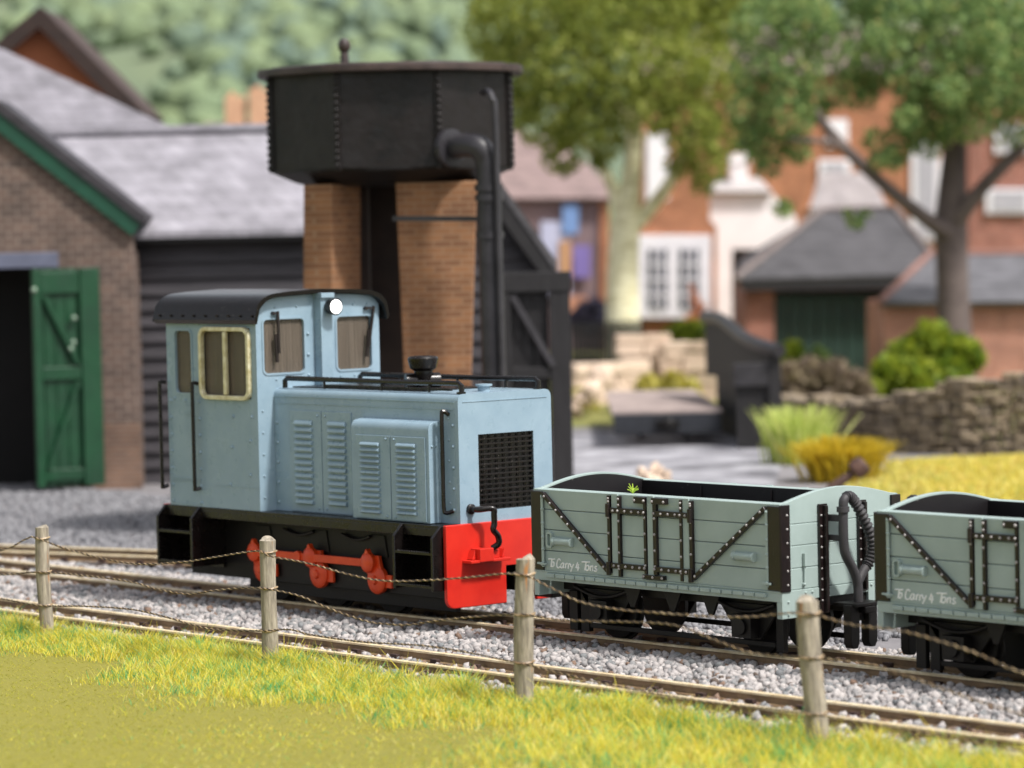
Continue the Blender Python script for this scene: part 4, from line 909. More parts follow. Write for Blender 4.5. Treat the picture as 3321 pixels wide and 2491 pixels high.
for s in(1,-1):
    q=lambda dx,dz:(xa+s*dx,dz); e=xr-xa+.18
    b.prism([q(0,za-.1),q(e,za-.1-k*e),q(e,za-.5-k*e),q(0,za-.55)],'y',t-.33,t-.2)
b.build('barge_board',M['darktimber'],gs,bevel=.01)
# ---------------- tall framed gate
t=54.2
tg=thing('timber_gate','tall black timber gate leaf with diagonal brace beside the boarded shed','gate',tuple(gp(1160,t)),'F')
x0,_=xz(1070,700,t); x1,_=xz(1232,700,t); z1=P(1160,590,t)[2]
b=MB(); n_=7
for i in range(n_): b.box(x0+(x1-x0)*i/n_+.004,x0+(x1-x0)*(i+1)/n_-.004,t+.08,t+.12,GZ+.05,z1-.05)
b.build('boards',M['gateblack'],tg,bevel=.006)
for xa_,xb_ in((x1-.33,x1),(x0,x0+.25)):
    b=MB(); b.box(xa_,xb_,t-.04,t+.08,GZ,z1); b.build('stile',M['darktimber'],tg,bevel=.015)
for bx in((x0-.05,x1+.02,t-.06,t+.07,z1-.30,z1+.02),(x0+.25,x1-.33,t-.02,t+.07,P(1100,795,t)[2]-.18,P(1100,795,t)[2])):
    b=MB(); b.box(*bx); b.build('rail',M['darktimber'],tg,bevel=.015)
b=MB(); b.bar((P(1106,640,t)[0],t-.0,P(1106,640,t)[2]),(P(1196,792,t)[0],t-.0,P(1196,792,t)[2]),.1,.13,up=(0,1,0)); b.build('brace',mat('grey_timber',rgb(58,56,60),rgb(46,44,48),rough=.6),tg,bevel=.01)
# swan neck gate on the right
t=64.5
sg_=thing('swan_neck_gate','black board gate leaf sweeping up to a tall hinge end','gate',tuple(gp(1640,t)),'F')
x0,_=xz(1590,800,t); x1,_=xz(1676,800,t)
zz=lambda px,py,t_=t:P(px,py,t_)[2]
b=MB(); n_=6
for i in range(n_): b.box(x0+(x1-x0)*i/n_+.004,x0+(x1-x0)*(i+1)/n_-.004,t+.1,t+.15,GZ+.03,zz(1640,805))
b.build('boards',M['gateblack'],sg_,bevel=.008)
b=MB(); b.box(x1-.14,x1+.10,t-.02,t+.2,GZ,zz(1680,765)); b.build('stile',M['darktimber'],sg_,bevel=.02)
b=MB(); b.box(x0-.05,x1-.02,t,t+.1,zz(1640,835),zz(1640,785)); b.build('rail',M['pipe'],sg_,bevel=.02)
b=MB()
top=[(1684,758,64.4),(1650,748,65.2),(1622,737,66.2),(1598,722,67.4),(1575,702,68.8),(1552,688,70.2),(1522,684,71.8)]
tp=arcpts([P(*q) for q in top],4)
b.tube(tp,.13,10); cr=b.build('top_rail',M['pipe'],sg_)
b=MB()
for a,c in zip(tp[2:],tp[3:]):
    if c.z>zz(1590,760): zb_=GZ if a.x>x0 else zz(1550,812,a.y); b.slab([(a.x,a.y,zb_),(c.x,c.y,zb_),(c.x,c.y,c.z),(a.x,a.y,a.z)],(.08,.05,0))
b.build('swept_boards',M['gateblack'],sg_,smooth=0)
# ---------------- flat wagon in the yard
t=66.0
fw=thing('flat_wagon','low flat wagon with grey plank deck standing in the yard','wagon',tuple(gp(1440,t)),'F')
xl,_=xz(1322,900,t); xr,_=xz(1562,900,t); zd=P(1440,893,t)[2]; xl2=P(1308,850,74.5)[0]; xr2=P(1500,850,74.5)[0]
b=MB(); n_=11
for i in range(n_):
    a,c=i/n_,(i+1)/n_-.012
    b.slab([(xl+(xl2-xl)*a,t+8.5*a,zd),(xr+(xr2-xr)*a,t+8.5*a,zd),(xr+(xr2-xr)*c,t+8.5*c,zd),(xl+(xl2-xl)*c,t+8.5*c,zd)],(0,0,.05))
b.build('deck',M['deck'],fw,smooth=0)
b=MB(); b.box(xl+.03,xr-.03,t-.06,t+.1,P(1440,938,t)[2],zd+.0); b.slab([(xl+.05,t+.1,zd-.02),(xl+.17,t+.1,zd-.02),(xl2+.17,t+8.4,zd-.02),(xl2+.05,t+8.4,zd-.02)],(0,0,-.25)); b.slab([(xr-.17,t+.1,zd-.02),(xr-.05,t+.1,zd-.02),(xr2-.05,t+8.4,zd-.02),(xr2-.17,t+8.4,zd-.02)],(0,0,-.25)); b.build('frame',mat('blue_black_frame',rgb(44,47,54),rgb(32,34,40),rough=.5),fw,bevel=.02)
b=MB(); xm=(xl+xr)/2; b.box(xm-.22,xm+.22,t-.2,t-.05,zd-.32,zd-.12); b.lathe([(.14,0),(.15,.06),(.08,.1)],(xm,t-.2,zd-.22),(0,-1,0),12); b.build('coupling',M['frame'],fw,bevel=.02)
for ty in(t+1.2,t+6.5):
    for s in(-1,1):
        b=MB(); b.lathe([(.05,-.04),(.25,-.04),(.25,.05),(.05,.05)],(xm+s*.45-(ty-t)*.03,ty,GZ+.32),(1,0,0),18); b.build('wheel',M['frame'],fw)
# ---------------- stone walls
def wallrun(name,label,pts,th,mt,cat='wall',sw=(.18,.38),sh=(.09,.14)):
    """dry stone wall: pts=[(px,t,ztop)...]; each course of separate stones, one mesh"""
    c0=gp(pts[0][0],pts[0][1]); b=MB(); 
    P2=[(P(px,800,t_)[0],t_,z) for px,t_,z in pts]
    for (xa,ya,za),(xb,yb,zb) in zip(P2,P2[1:]):
        Ln=math.hypot(xb-xa,yb-ya); ux,uy=(xb-xa)/Ln,(yb-ya)/Ln; nx_,ny_=uy,-ux
        z=GZ-.1
        while z<max(za,zb):
            h=random.uniform(*sh); s=-random.uniform(0,.2)
            while s<Ln:
                w_=random.uniform(*sw); m_=min(Ln,max(0,s+w_/2)); zt_=za+(zb-za)*m_/Ln+random.uniform(-.05,.05)
                if z+h*.6<zt_:
                    d=random.uniform(-.05,.05); q=random.uniform(.008,.02); a0,a1=s+q,s+w_-q
                    vs=[(xa+ux*a+nx_*(dd+d),ya+uy*a+ny_*(dd+d),zz_+random.uniform(-.015,.015)) for zz_ in(z+.008,z+h-.008) for a,dd in((a0,th/2),(a1,th/2),(a1,-th/2),(a0,-th/2))]
                    b.add(vs,[(3,2,1,0),(4,5,6,7),(0,1,5,4),(1,2,6,5),(2,3,7,6),(3,0,4,7)])
                s+=w_
            z+=h
    return tag(b.build(name,mt,base=c0,frame='F',smooth=0,bevel=.025,segs=1),label,cat)
zp=lambda px,py,t_:P(px,py,t_)[2]
wallrun('dry_stone_wall','long brown dry stone wall behind the yellow grass',[(1690,71,zp(1690,850,71)),(1790,67,zp(1790,862,67)),(1850,64.5,zp(1850,866,64.5)),(1930,63,zp(1930,856,63)),(2010,62.3,zp(2010,832,62.3)),(2090,61.8,zp(2090,813,61.8)),(2260,61.3,zp(2260,794,61.3))],.45,M['drystone'])
wallrun('garden_wall','pale stone garden wall below the white bay window',[(1345,84,zp(1345,728,84)),(1440,84.2,zp(1440,730,84.2)),(1442,83.7,zp(1442,738,83.7)),(1538,83.5,zp(1538,738,83.5))],.4,M['palestone'],sw=(.4,.8),sh=(.2,.32))
wallrun('low_wall','low pale stone wall left of the garden wall',[(1236,82,zp(1236,775,82)),(1352,83,zp(1352,768,83))],.4,M['palestone'],sw=(.4,.8),sh=(.2,.32))
b=MB()
for i in range(26):
    px=random.uniform(1240,1345); t_=random.uniform(75,80); x=P(px,800,t_)[0]; r=random.uniform(.12,.28)
    V,Fc=stones(np.array([[x,t_,GZ+r*.5+max(0,.8*(1-abs(px-1300)/60))]]),np.array([r])); b.add(V.tolist(),Fc.tolist())
tag(b.build('rubble_heap',M['palestone'],base=gp(1300,78),frame='F',smooth=0),'heap of pale rubble left of the flat wagon','rubble',kind='stuff')
b=MB()
for i in range(30):
    px=random.uniform(1375,1425)+random.uniform(-20,20); t_=random.uniform(54,57); x=P(px,800,t_)[0]; r=random.uniform(.06,.14)
    V,Fc=stones(np.array([[x,t_,GZ+r*.4+.2*random.random()]]),np.array([r])); b.add(V.tolist(),Fc.tolist())
tag(b.build('stone_pile',M['palestone'],base=gp(1400,55.5),frame='F',smooth=0),'small pile of pale stones just above the first wagon','stones',kind='stuff')
# picket fence
t=89.5
pf=thing('picket_fence','dark picket fence at the foot of the pale tree','fence',tuple(gp(1330,t)),'F')
b=MB(); xl,_=xz(1236,700,t); xr,_=xz(1385,700,t); zt_=zp(1300,692,t)
for i in range(18):
    x=xl+(xr-xl)*i/17; b.prism([(x-.045,GZ),(x+.045,GZ),(x+.045,zt_-.08),(x,zt_),(x-.045,zt_-.08)],'y',t,t+.04)
for z in(.35,.8): b.box(xl,xr,t+.04,t+.09,GZ+(zt_-GZ)*z-.04,GZ+(zt_-GZ)*z+.04)
b.build('pickets',M['darktimber'],pf,smooth=0)
# ---------------- houses behind
def house(name,label,t,px,): return thing(name,label,'house',tuple(gp(px,t)),'F')
t=108.0
ha=house('shop_house','mauve rendered house with small coloured posters on its wall',t,1210)
b=MB(); face(b,[(1090,420),(1090,760),(1316,760),(1316,420)],t,6); b.build('wall',mat('mauve_render',rgb(140,118,118),rgb(122,104,108),rough=.9,scale=.6),ha)
b=MB(); b.slab([P(1070,428,t-.4),P(1326,428,t-.4),P(1312,395,t+.8),P(1262,345,t+2.6),P(1190,300,t+4),P(1090,272,t+4.6),P(1060,272,t+4.6)],(0,.3,-.15)); b.build('roof',M['slate_m'],ha)
b=MB(); face(b,[(1296,420),(1316,420),(1316,760),(1296,760)],t-.12,.1); b.build('brick_corner',M['orangebrick'],ha)
b=MB(); face(b,[(1168,478),(1232,478),(1232,640),(1168,640)],t-.15,.12); b.build('door_panel',mat('lavender_paint',rgb(190,192,214),rgb(176,178,204),rough=.6),ha)
for q,c,nm in(((1215,1250,440,505),rgb(118,150,200),'sky_blue'),((1238,1276,530,600),rgb(128,112,176),'violet'),((1208,1234,520,600),rgb(196,150,110),'sand'),((1226,1268,640,690),rgb(196,140,112),'salmon')):
    b=MB(); face(b,[(q[0],q[2]),(q[1],q[2]),(q[1],q[3]),(q[0],q[3])],t-.24,.05); b.build('poster',mat('poster_'+nm,c,tuple(v*.85 for v in c[:3])+(1,),rough=.6,scale=1.2),ha)
# person-sized dark bins / crates by the shop
t=102.0
hb2=house('bay_window_house','orange brick cottage with a rounded gable and big white bay window',t,1460)
b=MB(); pl=[(1380,700),(1380,490)]+[(1380+165*k/10,490-62*math.sin(PI*k/10)) for k in range(1,10)]+[(1548,490),(1548,700)]
face(b,pl[::-1],t+.3,4); face(b,[(1380,700),(1548,700),(1548,760),(1380,760)],t+.3,4); b.build('wall',M['orangebrick'],hb2)
bw_=MB(); face(bw_,[(1378,508),(1536,508),(1536,688),(1378,688)],t,.3); wf=bw_.build('bay_window',M['winwhite'],hb2,bevel=.03)
for u0 in(1400,1468):
    b=MB(); face(b,[(u0,538),(u0+42,538),(u0+42,668),(u0,668)],t-.03,.028); b.build('pane',M['winglass'],wf)
    b=MB()
    for k in(1,2): face(b,[(u0+14*k-2,536),(u0+14*k+2,536),(u0+14*k+2,670),(u0+14*k-2,670)],t-.07,.036)
    for k in(1,2,3): face(b,[(u0-1,538+33*k-2),(u0+43,538+33*k-2),(u0+43,538+33*k+2),(u0-1,538+33*k+2)],t-.076,.04)
    b.build('glazing_bar',M['winwhite'],wf)
t=106.0
hc=house('white_cottage','white cottage with a pale roof and dark doorway beside the garage',t,1610)
b=MB(); face(b,[(1534,412),(1534,760),(1581,760),(1581,538),(1640,538),(1640,760),(1720,760),(1720,470),(1662,412)],t,.3); b.box(P(1534,500,t)[0],P(1720,500,t)[0],t+.9,t+5,GZ,zp(1600,480,t)); b.build('wall',M['white'],hc)
b=MB(); b.slab([P(1526,414,t-.3),P(1668,414,t-.3),P(1640,384,t+1.6),P(1545,384,t+1.6)],(0,.2,-.1)); b.build('roof',mat('pale_roof',rgb(178,170,168),rgb(164,158,156),rough=.85),hc)
b=MB(); b.box(P(1582,380,t)[0],P(1620,380,t)[0],t+1,t+1.8,zp(1600,440,t),zp(1600,330,t)); b.box(P(1577,380,t)[0],P(1625,380,t)[0],t+.95,t+1.85,zp(1600,352,t),zp(1600,345,t)); b.build('chimney',M['white'],hc,bevel=.03)
b=MB(); face(b,[(1578,536),(1644,536),(1644,760),(1578,760)],t+.6,.1); b.build('doorway',mat('brown_door',rgb(74,60,56),rgb(58,48,46),rough=.7),hc)
t=128.0
he=house('brick_terrace','tall orange brick terrace with white sash windows behind the trees',t,1750)
b=MB(); face(b,[(1372,150),(2330,150),(2330,760),(1372,760)],t,6); b.build('wall',M['orangebrick'],he)
b=MB(); b.slab([P(1360,155,t-.4),P(2340,155,t-.4),P(2340,60,t+3),P(1360,60,t+3)],(0,.3,-.2)); b.build('roof',M['slate_m'],he)
b=MB(); face(b,[(2092,260),(2330,260),(2330,560),(2092,560)],t-.9,.8); b.build('brick_bay',M['redbrick'],he)
for q in((1396,1444,288,446),(1968,2032,305,520),(1786,1832,258,318),(2148,2230,268,332),(2130,2230,408,462),(1768,1838,345,392)):
    dd=.95 if q[0]>2090 else 0
    b=MB(); face(b,[(q[0],q[2]),(q[1],q[2]),(q[1],q[3]),(q[0],q[3])],t-.16-dd,.14); wf=b.build('window',M['winwhite'],he,bevel=.03)
    if q[1]-q[0]>55:
        b=MB(); m_=6; face(b,[(q[0]+m_*2,q[2]+m_),(q[1]-m_*2,q[2]+m_),(q[1]-m_*2,q[3]-m_),(q[0]+m_*2,q[3]-m_)],t-.19-dd,.028); b.build('pane',mat('pale_pane',rgb(176,172,178),rgb(160,158,166),rough=.2),wf)
t=112.0
hg=house('pale_roof_house','low brick house with a pale grey tiled roof behind the garage',t,1830)
b=MB(); b.slab([P(1748,452,t),P(1920,452,t),P(1880,372,t+3),P(1772,372,t+3)],(0,.3,-.15)); b.build('roof',brickmat('pale_grey_tile',rgb(158,150,148),rgb(148,140,140),rgb(120,112,112),.3,.2),hg)
b=MB(); face(b,[(1752,452),(1916,452),(1916,760),(1752,760)],t+.4,3); b.build('wall',M['orangebrick'],hg)
# garage
t=96.0
ga=thing('garage','brick garage with dark green door under a grey hipped roof','garage',tuple(gp(1790,t)),'F')
b=MB(); b.slab([P(1588,604,t-.5),P(2045,592,t-.5),P(1932,452,t+3.4),P(1776,455,t+3.4)],(0,.1,-.12)); b.slab([P(1588,604,t-.5),P(1776,455,t+3.4),P(1600,560,t+6)],(0,.1,-.12)); b.build('roof',M['slate_g'],ga)
b=MB(); b.tube([P(1588,602,t-.5),P(1776,453,t+3.4),P(1932,450,t+3.4),P(2045,590,t-.5)],.10,8); b.build('hip_tile',mat('pinkish_hip_tile',rgb(128,116,112),rgb(108,98,96),rough=.8),ga)
b=MB(); face(b,[(1612,610),(1672,610),(1672,830),(1612,830)],t,.4); face(b,[(1918,610),(1990,610),(1990,830),(1918,830)],t,.4); b.box(P(1614,700,t)[0],P(1990,700,t)[0],t+.9,t+5,GZ,zp(1700,612,t)); b.build('wall',M['redbrick'],ga)
b=MB(); face(b,[(1600,602),(1985,596),(1985,622),(1600,628)],t-.45,.12); b.build('fascia',M['darktimber'],ga)
b=MB()
for i in range(8): 
    a,c=1673+246*i/8,1673+246*(i+1)/8-2; face(b,[(a,632),(c,632),(c,830),(a,830)],t+.25,.08)
for y0,y1 in((640,652),(686,694)): face(b,[(1673,y0),(1918,y0),(1918,y1),(1673,y1)],t+.2,.06)
b.build('door',M['deepgreen'],ga,bevel=.02)
t=88.0
ob=thing('brick_outbuilding','pinkish brick outbuilding with a hipped slate roof at the right edge','outbuilding',tuple(gp(2080,t)),'F')
b=MB(); b.slab([P(1900,654,t-.4),P(2300,650,t-.4),P(2260,548,t+3),P(2008,550,t+3)],(0,.1,-.12)); b.build('roof',slate('mid_slate',rgb(104,103,108),rgb(96,95,99),.15),ob)
b=MB(); b.tube([P(1900,652,t-.4),P(2008,549,t+3),P(2260,546,t+3)],.09,8); b.build('hip_tile',mat('red_ridge_tile',rgb(150,110,98),rgb(130,96,88),rough=.8),ob)
b=MB(); face(b,[(1908,655),(2300,655),(2300,830),(1908,830)],t,4); b.build('wall',M['pinkbrick'],ob)
# ---------------- trees and plants
def leaves(blobs,n,size,base,shell=.55):
    """leaf sized faces filling ellipsoid clumps [(x,t,z,r,rz)]"""
    B=np.array(blobs); pr_=B[:,3]**2; pr_/=pr_.sum(); idx=rng.choice(len(B),n,p=pr_); c=B[idx]
    d=rng.normal(size=(n,3)); d/=np.linalg.norm(d,axis=1)[:,None]; r=rng.uniform(shell**3,1,n)**(1/3)
    pos=c[:,:3]+d*np.stack([c[:,3],c[:,3],c[:,4]],1)*r[:,None]
    a=rng.normal(size=(n,3)); a/=np.linalg.norm(a,axis=1)[:,None]; e=np.cross(a,rng.normal(size=(n,3))); e/=np.linalg.norm(e,axis=1)[:,None]
    s=rng.uniform(.5,1.2,n)[:,None]*size
    V=np.stack([pos-a*s,pos+e*s*.55,pos+a*s,pos-e*s*.55],1).reshape(-1,3)-np.array(base)
    return V,np.arange(4*n).reshape(n,4)
def foliage(name,blobs,n,size,m,parent=None,base=None,shell=.55):
    bs=INFO[parent.name][0] if parent is not None else Vector(base)
    V,Fc=leaves(blobs,n,size,tuple(bs),shell); o=bpy.data.objects.new(name,fastmesh(name,V,Fc,m)); COL.objects.link(o)
    if parent is not None: o.parent=parent
    else: place(o,bs,'F')
    INFO[o.name]=(bs,'F'); return o
def blob(px,py,t,rpx,k=1.0):
    q=P(px,py,t); r=rpx*t*1.363e-4; return (q[0],q[1],q[2],r,r*k)
M['olive_leaf']=leafmat('olive_tree_leaf',[(0,rgb(146,156,70)),(.3,rgb(126,140,62)),(.5,rgb(162,170,80)),(.7,rgb(108,122,58)),(.85,rgb(180,182,102)),(1,rgb(144,140,74))])
M['green_leaf']=leafmat('green_tree_leaf',[(0,rgb(130,156,94)),(.3,rgb(114,142,86)),(.5,rgb(152,172,106)),(.7,rgb(96,124,78)),(.88,rgb(172,182,112)),(.96,rgb(194,186,118))])
M['lime_leaf']=leafmat('lime_bush_leaf',[(0,rgb(142,156,44)),(.35,rgb(116,138,40)),(.6,rgb(162,170,58)),(.8,rgb(94,118,42)),(1,rgb(176,180,72))])
M['palebark']=mat('pale_bark',rgb(250,245,212),rgb(206,198,156),rough=.9,scale=2.2,bump=.5,bscale=4,stretch=(1,1,3))
M['darkbark']=mat('dark_bark',rgb(104,92,88),rgb(80,70,68),rough=.9,scale=1.5,bump=.5,bscale=4)
t=92.0
t1=thing('tree','tall tree with pale trunk and olive yellow crown behind the water tank','tree',tuple(gp(1345,t)),'F')
def limb(b,pts,rs): 
    q=arcpts(pts,4); n=len(q); b.tube(q,[float(np.interp(i/(n-1),np.linspace(0,1,len(rs)),rs)) for i in range(n)],10)
b=MB(); k=t*1.363e-4
limb(b,[P(1348,850,t),P(1346,720,t),P(1345,600,t),P(1350,500,t),P(1362,400,t),P(1372,280,t),P(1375,120,t),P(1372,0,t)],[44*k,38*k,35*k,33*k,22*k,16*k,10*k,5*k])
limb(b,[P(1355,500,t),P(1400,455,t),P(1452,385,t-.5),P(1500,270,t-1),P(1545,150,t-1.5)],[20*k,16*k,13*k,9*k,4*k])
limb(b,[P(1348,480,t),P(1325,410,t),P(1290,345,t+.3),P(1220,260,t+.6),P(1160,150,t+.6)],[20*k,14*k,11*k,8*k,4*k])
limb(b,[P(1368,300,t),P(1330,200,t-.4),P(1290,90,t-.6)],[12*k,8*k,4*k]); limb(b,[P(1372,250,t),P(1430,150,t+.5),P(1470,30,t+.5)],[12*k,8*k,4*k])
b.build('trunk',M['palebark'],t1)
B=[blob(*q) for q in((1090,60,t+1,90),(1180,20,t-1,110),(1290,30,t-1.5,110),(1400,10,t-1,110),(1500,40,t,100),(1570,60,t+1,70),(1130,150,t-.5,85),(1230,150,t-1.8,95),(1340,150,t-2,85),(1450,150,t-1.8,90),(1545,170,t-1,75),(1190,250,t-1,85),(1270,260,t-1.5,70),(1400,230,t-2,70),(1490,270,t-1.5,75),(1560,290,t-.5,55),(1215,335,t-.6,50),(1120,235,t,50),(1530,355,t-1,45),(1470,350,t-.8,38),(1320,290,t+1,55),(1250,-60,t,120),(1420,-70,t,120),(1560,-40,t,90),(1050,15,t,45),(1075,120,t,50),(1520,400,t-.8,28),(1300,345,t,24))]
foliage('crown',B,24000,.115,M['olive_leaf'],t1,shell=.25)
t=85.0; k=t*1.363e-4
t2=thing('tree','tall tree with dark grey forked trunk and green crown at the right','tree',tuple(gp(2060,t)),'F')
b=MB()
limb(b,[P(2066,850,t),P(2062,740,t),P(2058,620,t),P(2055,480,t),P(2060,360,t),P(2070,240,t),P(2080,80,t)],[50*k,40*k,36*k,37*k,28*k,20*k,10*k])
limb(b,[P(2050,505,t-.2),P(1990,465,t-.6),P(1910,400,t-1),P(1840,335,t-1.3),P(1775,262,t-1.5),P(1720,170,t-1.5)],[22*k,16*k,14*k,13*k,10*k,5*k])
limb(b,[P(2062,480,t-.2),P(2110,420,t-.5),P(2170,355,t-.8),P(2240,290,t-1)],[22*k,17*k,15*k,10*k])
limb(b,[P(1840,335,t-1.3),P(1800,310,t-1.6),P(1700,300,t-2)],[9*k,7*k,4*k]); limb(b,[P(2062,330,t),P(1990,230,t+.5),P(1950,120,t+.5)],[14*k,9*k,5*k])
b.build('trunk',M['darkbark'],t2)
B=[blob(*q) for q in((1830,130,t-1,50),(1865,205,t-.8,38),(1800,205,t-1.2,34),(1885,300,t-1.2,26),(1925,345,t-1.3,30),(1620,285,t-1,40),(1660,360,t-1.3,30),(1650,60,t-1,75),(1740,50,t-1.5,75),(1850,60,t,60),(1960,50,t-1,90),(2080,50,t-1.5,100),(2200,60,t-1,100),(1640,160,t-1,70),(1720,150,t-1.8,70),(1880,150,t-.6,55),(1990,150,t-1.5,85),(2100,160,t-2,90),(2210,170,t-1.5,90),(1620,240,t-1.2,55),(1700,245,t-1.8,65),(1760,230,t-1,40),(1990,245,t-1.2,70),(2090,240,t-1.8,75),(2190,250,t-1.2,70),(1640,310,t-1.3,50),(1715,320,t-1.2,42),(1940,310,t-1,45),(2010,300,t-1,45),(1900,345,t-1.4,24),(1690,450,t-1.5,24),(1848,478,t-1.5,20),(1830,462,t-1.5,13),(1868,462,t-1.5,13),(1700,-50,t,110),(1900,-60,t,110),(2100,-60,t,130),(2270,100,t,100),(1770,60,t-2,45),(1900,90,t-2,42),(2140,90,t-3,45),(2050,200,t-3,40),(1960,260,t-2.4,34))]
foliage('crown',B,29000,.10,M['green_leaf'],t2,shell=.25)
def bush(label,q,n,size,m,px,t,name='bush',cat='bush'):
    o=foliage(name,[blob(*w_) for w_ in q],n,size,m,base=gp(px,t),shell=.4); return tag(o,label,cat)
t=78
bush('big bright lime green bush in front of the brick outbuilding',[(2010,735,t,45),(1960,770,t,45),(2060,770,t,50),(2095,770,t-.3,35),(1920,810,t-.5,42),(1980,820,t-.8,50),(2050,820,t-.6,50),(1880,850,t-1,30),(2030,870,t,60),(1950,870,t-.2,60)],5200,.15,M['lime_leaf'],1990,t)
t=86
bush('small lime bush at the left foot of the green garage door',[(1712,760,t,26),(1690,800,t,30),(1730,790,t,26),(1700,850,t,36)],1400,.13,M['lime_leaf'],1710,t)
bush('small green bush in front of the green garage door, right of another',[(1770,770,t,22),(1790,800,t,26),(1815,800,t,22),(1780,845,t,34),(1820,850,t,30)],1300,.13,M['green_leaf'],1790,t)
t=76
M['dry']=leafmat('dry_heather',[(0,rgb(138,122,104)),(.4,rgb(116,102,90)),(.7,rgb(154,140,114)),(1,rgb(150,148,104))])
bush('dry brown hedge between the swan neck gate and the bush',[(1710,815,t,36),(1755,805,t,36),(1800,815,t,40),(1850,830,t,34),(1720,880,t,50),(1790,880,t,50),(1860,880,t,44)],3600,.14,M['dry'],1780,t,name='hedge',cat='hedge')
t=90
bush('rounded pale green shrub on top of the garden wall',[(1470,718,t,24),(1500,715,t,26),(1445,730,t,20),(1480,740,t,30)],900,.14,M['lime_leaf'],1475,t,name='shrub',cat='shrub')
t=80
bush('yellowish low plants growing under the garden wall',[(1400,835,t,26),(1450,830,t,28),(1270,890,t,26),(1250,860,t,22),(1490,840,t,22),(1340,860,t,20),(1570,880,t,24),(1580,920,t,22)],1800,.13,leafmat('yellow_plant_leaf',[(0,rgb(196,186,92)),(.4,rgb(176,168,82)),(.7,rgb(206,198,116)),(1,rgb(150,156,76))]),1400,t,name='low_plants',cat='plants')
t=97
bush('dark bluish leafy stand-in for an unclear shape beside the picket fence and the tall gate',[(1262,672,t,22),(1288,664,t,20),(1246,690,t,20),(1300,690,t,18),(1275,700,t,20)],1200,.12,leafmat('blue_black_leaf',[(0,rgb(84,86,108)),(.5,rgb(104,96,116)),(1,rgb(66,72,90))]),1270,t,name='shrub',cat='shrub')  # leaf clump put in for a dark shape of unclear nature
t=98
bush('small rusty orange shrub against the white bay window',[(1500,645,t,12),(1494,622,t,7),(1510,665,t,13),(1497,690,t,16),(1500,720,t,18)],400,.1,leafmat('rust_leaf',[(0,rgb(216,156,116)),(.5,rgb(204,136,96)),(1,rgb(222,184,152))]),1500,t,name='shrub',cat='shrub')
b=MB(); t=90; b.slab([P(1520,706,t),P(1560,712,t),P(1600,735,t),P(1650,760,t),P(1690,800,t),P(1690,860,t),P(1520,860,t)],(0,3,0)); tag(b.build('earth_bank',mat('tan_earth',rgb(200,176,134),rgb(176,152,116),rough=.95,scale=1),base=gp(1600,t),frame='F'),kind='structure')
# grass tufts, mound and lever
def tuft(name,label,px,t,n,hr,spread,m,fan=1.0):
    c=gp(px,t); a=rng.uniform(0,2*PI,n); r=np.abs(rng.normal(size=n))*spread*.3; x=c.x+r*np.cos(a); y=c.y+r*np.sin(a)
    h=rng.uniform(hr[0],hr[1],n); V,Fq=blades(np.zeros(n),np.zeros(n),np.zeros(n),h,rng.uniform(.03,.05,n),np.zeros(n))
    V=V.reshape(n,6,3); lean=np.stack([np.cos(a),np.sin(a)],1)*(h*fan*rng.uniform(.2,1,n))[:,None]
    V[:,2:4,:2]+=lean[:,None]*.35; V[:,4:6,:2]+=lean[:,None]; V[:,4:6,2]-=(np.linalg.norm(lean,axis=1)*.25)[:,None]
    V[:,:,0]+=(x-c.x)[:,None]; V[:,:,1]+=(y-c.y)[:,None]
    o=bpy.data.objects.new(name,fastmesh(name,V.reshape(-1,3),Fq,m)); COL.objects.link(o); place(o,c,'F'); INFO[o.name]=(c,'F'); return tag(o,label,'grass tuft')
M['lightgrass']=grassmat('light_tuft',[(0,rgb(216,224,134)),(.3,rgb(198,212,110)),(.6,rgb(228,228,160)),(.85,rgb(178,200,102)),(1,rgb(232,226,180))])
M['goldgrass']=grassmat('gold_tuft',[(0,rgb(214,186,50)),(.3,rgb(194,170,44)),(.6,rgb(226,200,70)),(.85,rgb(166,150,48)),(1,rgb(198,150,56))])
tuft('grass_tuft','tall pale green tuft of grass by the swan neck gate',1722,60.5,1300,(.4,1.15),.8,M['lightgrass'],.55)
tuft('grass_tuft','golden yellow fan of grass behind the wagon end',1812,56,2800,(.35,.85),.7,M['goldgrass'],1.0)
V=[];nx,ny=40,24
xa_,xb_=P(1640,900,58)[0],P(2420,900,58)[0]
def mz(x,y): 
    u=np.clip((x-xa_)/(7.0),0,1); e=np.clip((y-49)/2.5,0,1)*np.clip((61-y)/2,0,1); return GZ-.12+(.07+.10*u+.22*u*u)*e*(.9+.1*np.sin(x*1.7+y))
for j in range(ny):
    for i in range(nx):
        y=48+13*j/(ny-1); xl_=xa_+max(0,y-50)*.26; x=xl_+(xb_-xl_)*i/(nx-1); V.append((x,y,float(mz(x,y))))
Fs=[(j*nx+i,j*nx+i+1,(j+1)*nx+i+1,(j+1)*nx+i) for j in range(ny-1) for i in range(nx-1)]
b=MB(); b.add(V,Fs); tag(b.build('grass_mound',mat('yellow_turf',rgb(198,180,86),rgb(172,158,78),rough=.95,scale=1.2),base=((xa_+xb_)/2,57,GZ),frame='F',smooth=180),kind='structure')
M['yellowgrass']=grassmat('yellow_mound_grass',[(0,rgb(226,212,104)),(.3,rgb(212,200,96)),(.55,rgb(232,222,136)),(.75,rgb(218,190,112)),(.86,rgb(188,190,98)),(1,rgb(224,212,160))])
n=26000; x=rng.uniform(xa_,xb_,n); y=rng.uniform(48.5,60.6,n); ok=x>xa_+np.maximum(0,y-50)*.26+rng.uniform(-.3,.6,n); x,y=x[ok],y[ok]; n=len(x); h=rng.uniform(.06,.18,n)
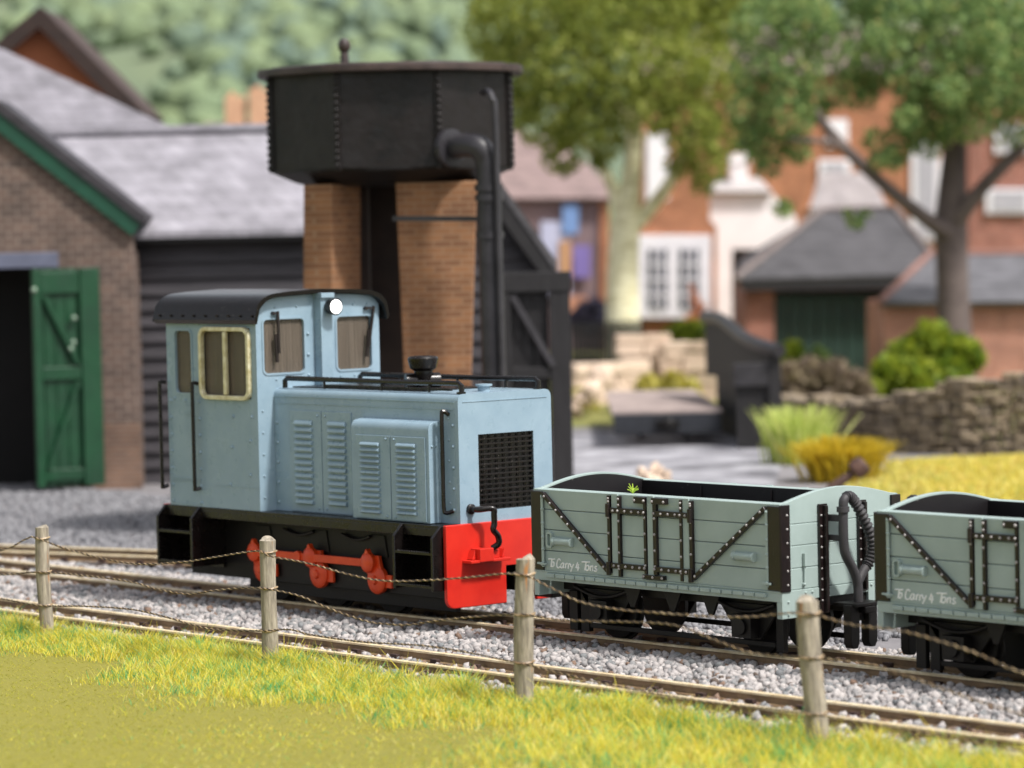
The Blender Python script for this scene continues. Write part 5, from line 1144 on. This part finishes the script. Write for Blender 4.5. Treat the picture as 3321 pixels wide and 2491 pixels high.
V,Fq=blades(x,y,mz(x,y)-.02,h,rng.uniform(.03,.06,n),h*rng.uniform(.2,.9,n)); bs=np.array([(xa_+xb_)/2,57,GZ]); V=V-bs
o=bpy.data.objects.new('yellow_grass',fastmesh('yellow_grass',V,Fq,M['yellowgrass'])); COL.objects.link(o); place(o,Vector(bs),'F'); tag(o,'golden yellow grass on the mound behind the wagons','grass',kind='stuff')
t=51
lv=thing('point_lever','rusty track lever with a round weight leaning over the yellow grass','lever',tuple(gp(1790,t)),'F')
b=MB(); b.tube([P(1770,1085,t),P(1800,1052,t),P(1842,1022,t)],[.07,.08,.06],10); b.build('arm',mat('rusty_lever',rgb(84,60,50),rgb(62,46,40),rough=.7),lv)
b=MB(); b.lathe([(.06,-.12),(.14,-.10),(.155,0),(.14,.10),(.06,.12)],P(1856,1010,t),(.75,0,.6),16); b.build('weight',mat('rusty_weight',rgb(96,68,56),rgb(70,52,46),rough=.65,bump=.3),lv,bevel=.02)
b=MB(); x,_,_=P(1770,1085,t); b.box(x-.3,x+.3,t-.15,t+.2,GZ,GZ+.25); b.build('base',M['frame'],lv,bevel=.02)
# hardstanding
sheet('road',[tuple(gp(1215,71)),tuple(gp(1215,54)),tuple(gp(1650,50)),tuple(gp(1690,63.5)),tuple(gp(1590,71))],GZ+.006,mat('pale_concrete',rgb(166,165,171),rgb(88,87,92),rough=.9,scale=.8,lo=.40,hi=.62,bump=.2,bscale=5),frame='F')
sheet('garden',[tuple(gp(1150,150)),tuple(gp(1150,73)),tuple(gp(1600,73)),tuple(gp(1700,66)),tuple(gp(2400,62)),tuple(gp(2500,150))],GZ+.010,mat('garden_turf',rgb(130,126,62),rgb(104,110,58),rough=.95,scale=.5),frame='F')
# ================================================================== LIGHT
w=bpy.data.worlds.new('World'); sc.world=w; w.use_nodes=True; nt=w.node_tree; bg=nt.nodes['Background']
SUN=Vector((.56,.10,.82)).normalized()
sky=nt.nodes.new('ShaderNodeTexSky'); sky.sky_type='NISHITA'; sky.sun_disc=False; sky.sun_elevation=math.asin(SUN.z); sky.sun_rotation=math.atan2(SUN.x,SUN.y); sky.air_density=1; sky.dust_density=3; sky.ozone_density=.6
hs=nt.nodes.new('ShaderNodeHueSaturation'); hs.inputs['Saturation'].default_value=.3; nt.links.new(sky.outputs[0],hs.inputs['Color']); nt.links.new(hs.outputs[0],bg.inputs[0]); bg.inputs[1].default_value=.135
sl=bpy.data.lights.new('sun','SUN'); sl.energy=3.5; sl.angle=R(6); sl.color=(1,.965,.92); so=bpy.data.objects.new('sun',sl); COL.objects.link(so)
so.rotation_euler=SUN.to_track_quat('Z','Y').to_euler(); so.location=(0,0,30)
vs=sc.view_settings; vs.view_transform='Standard'; vs.look='None'; vs.exposure=.45; vs.gamma=1; vs.use_curve_mapping=False
sc.cycles.use_denoising=True; sc.cycles.max_bounces=6; sc.cycles.transparent_max_bounces=12
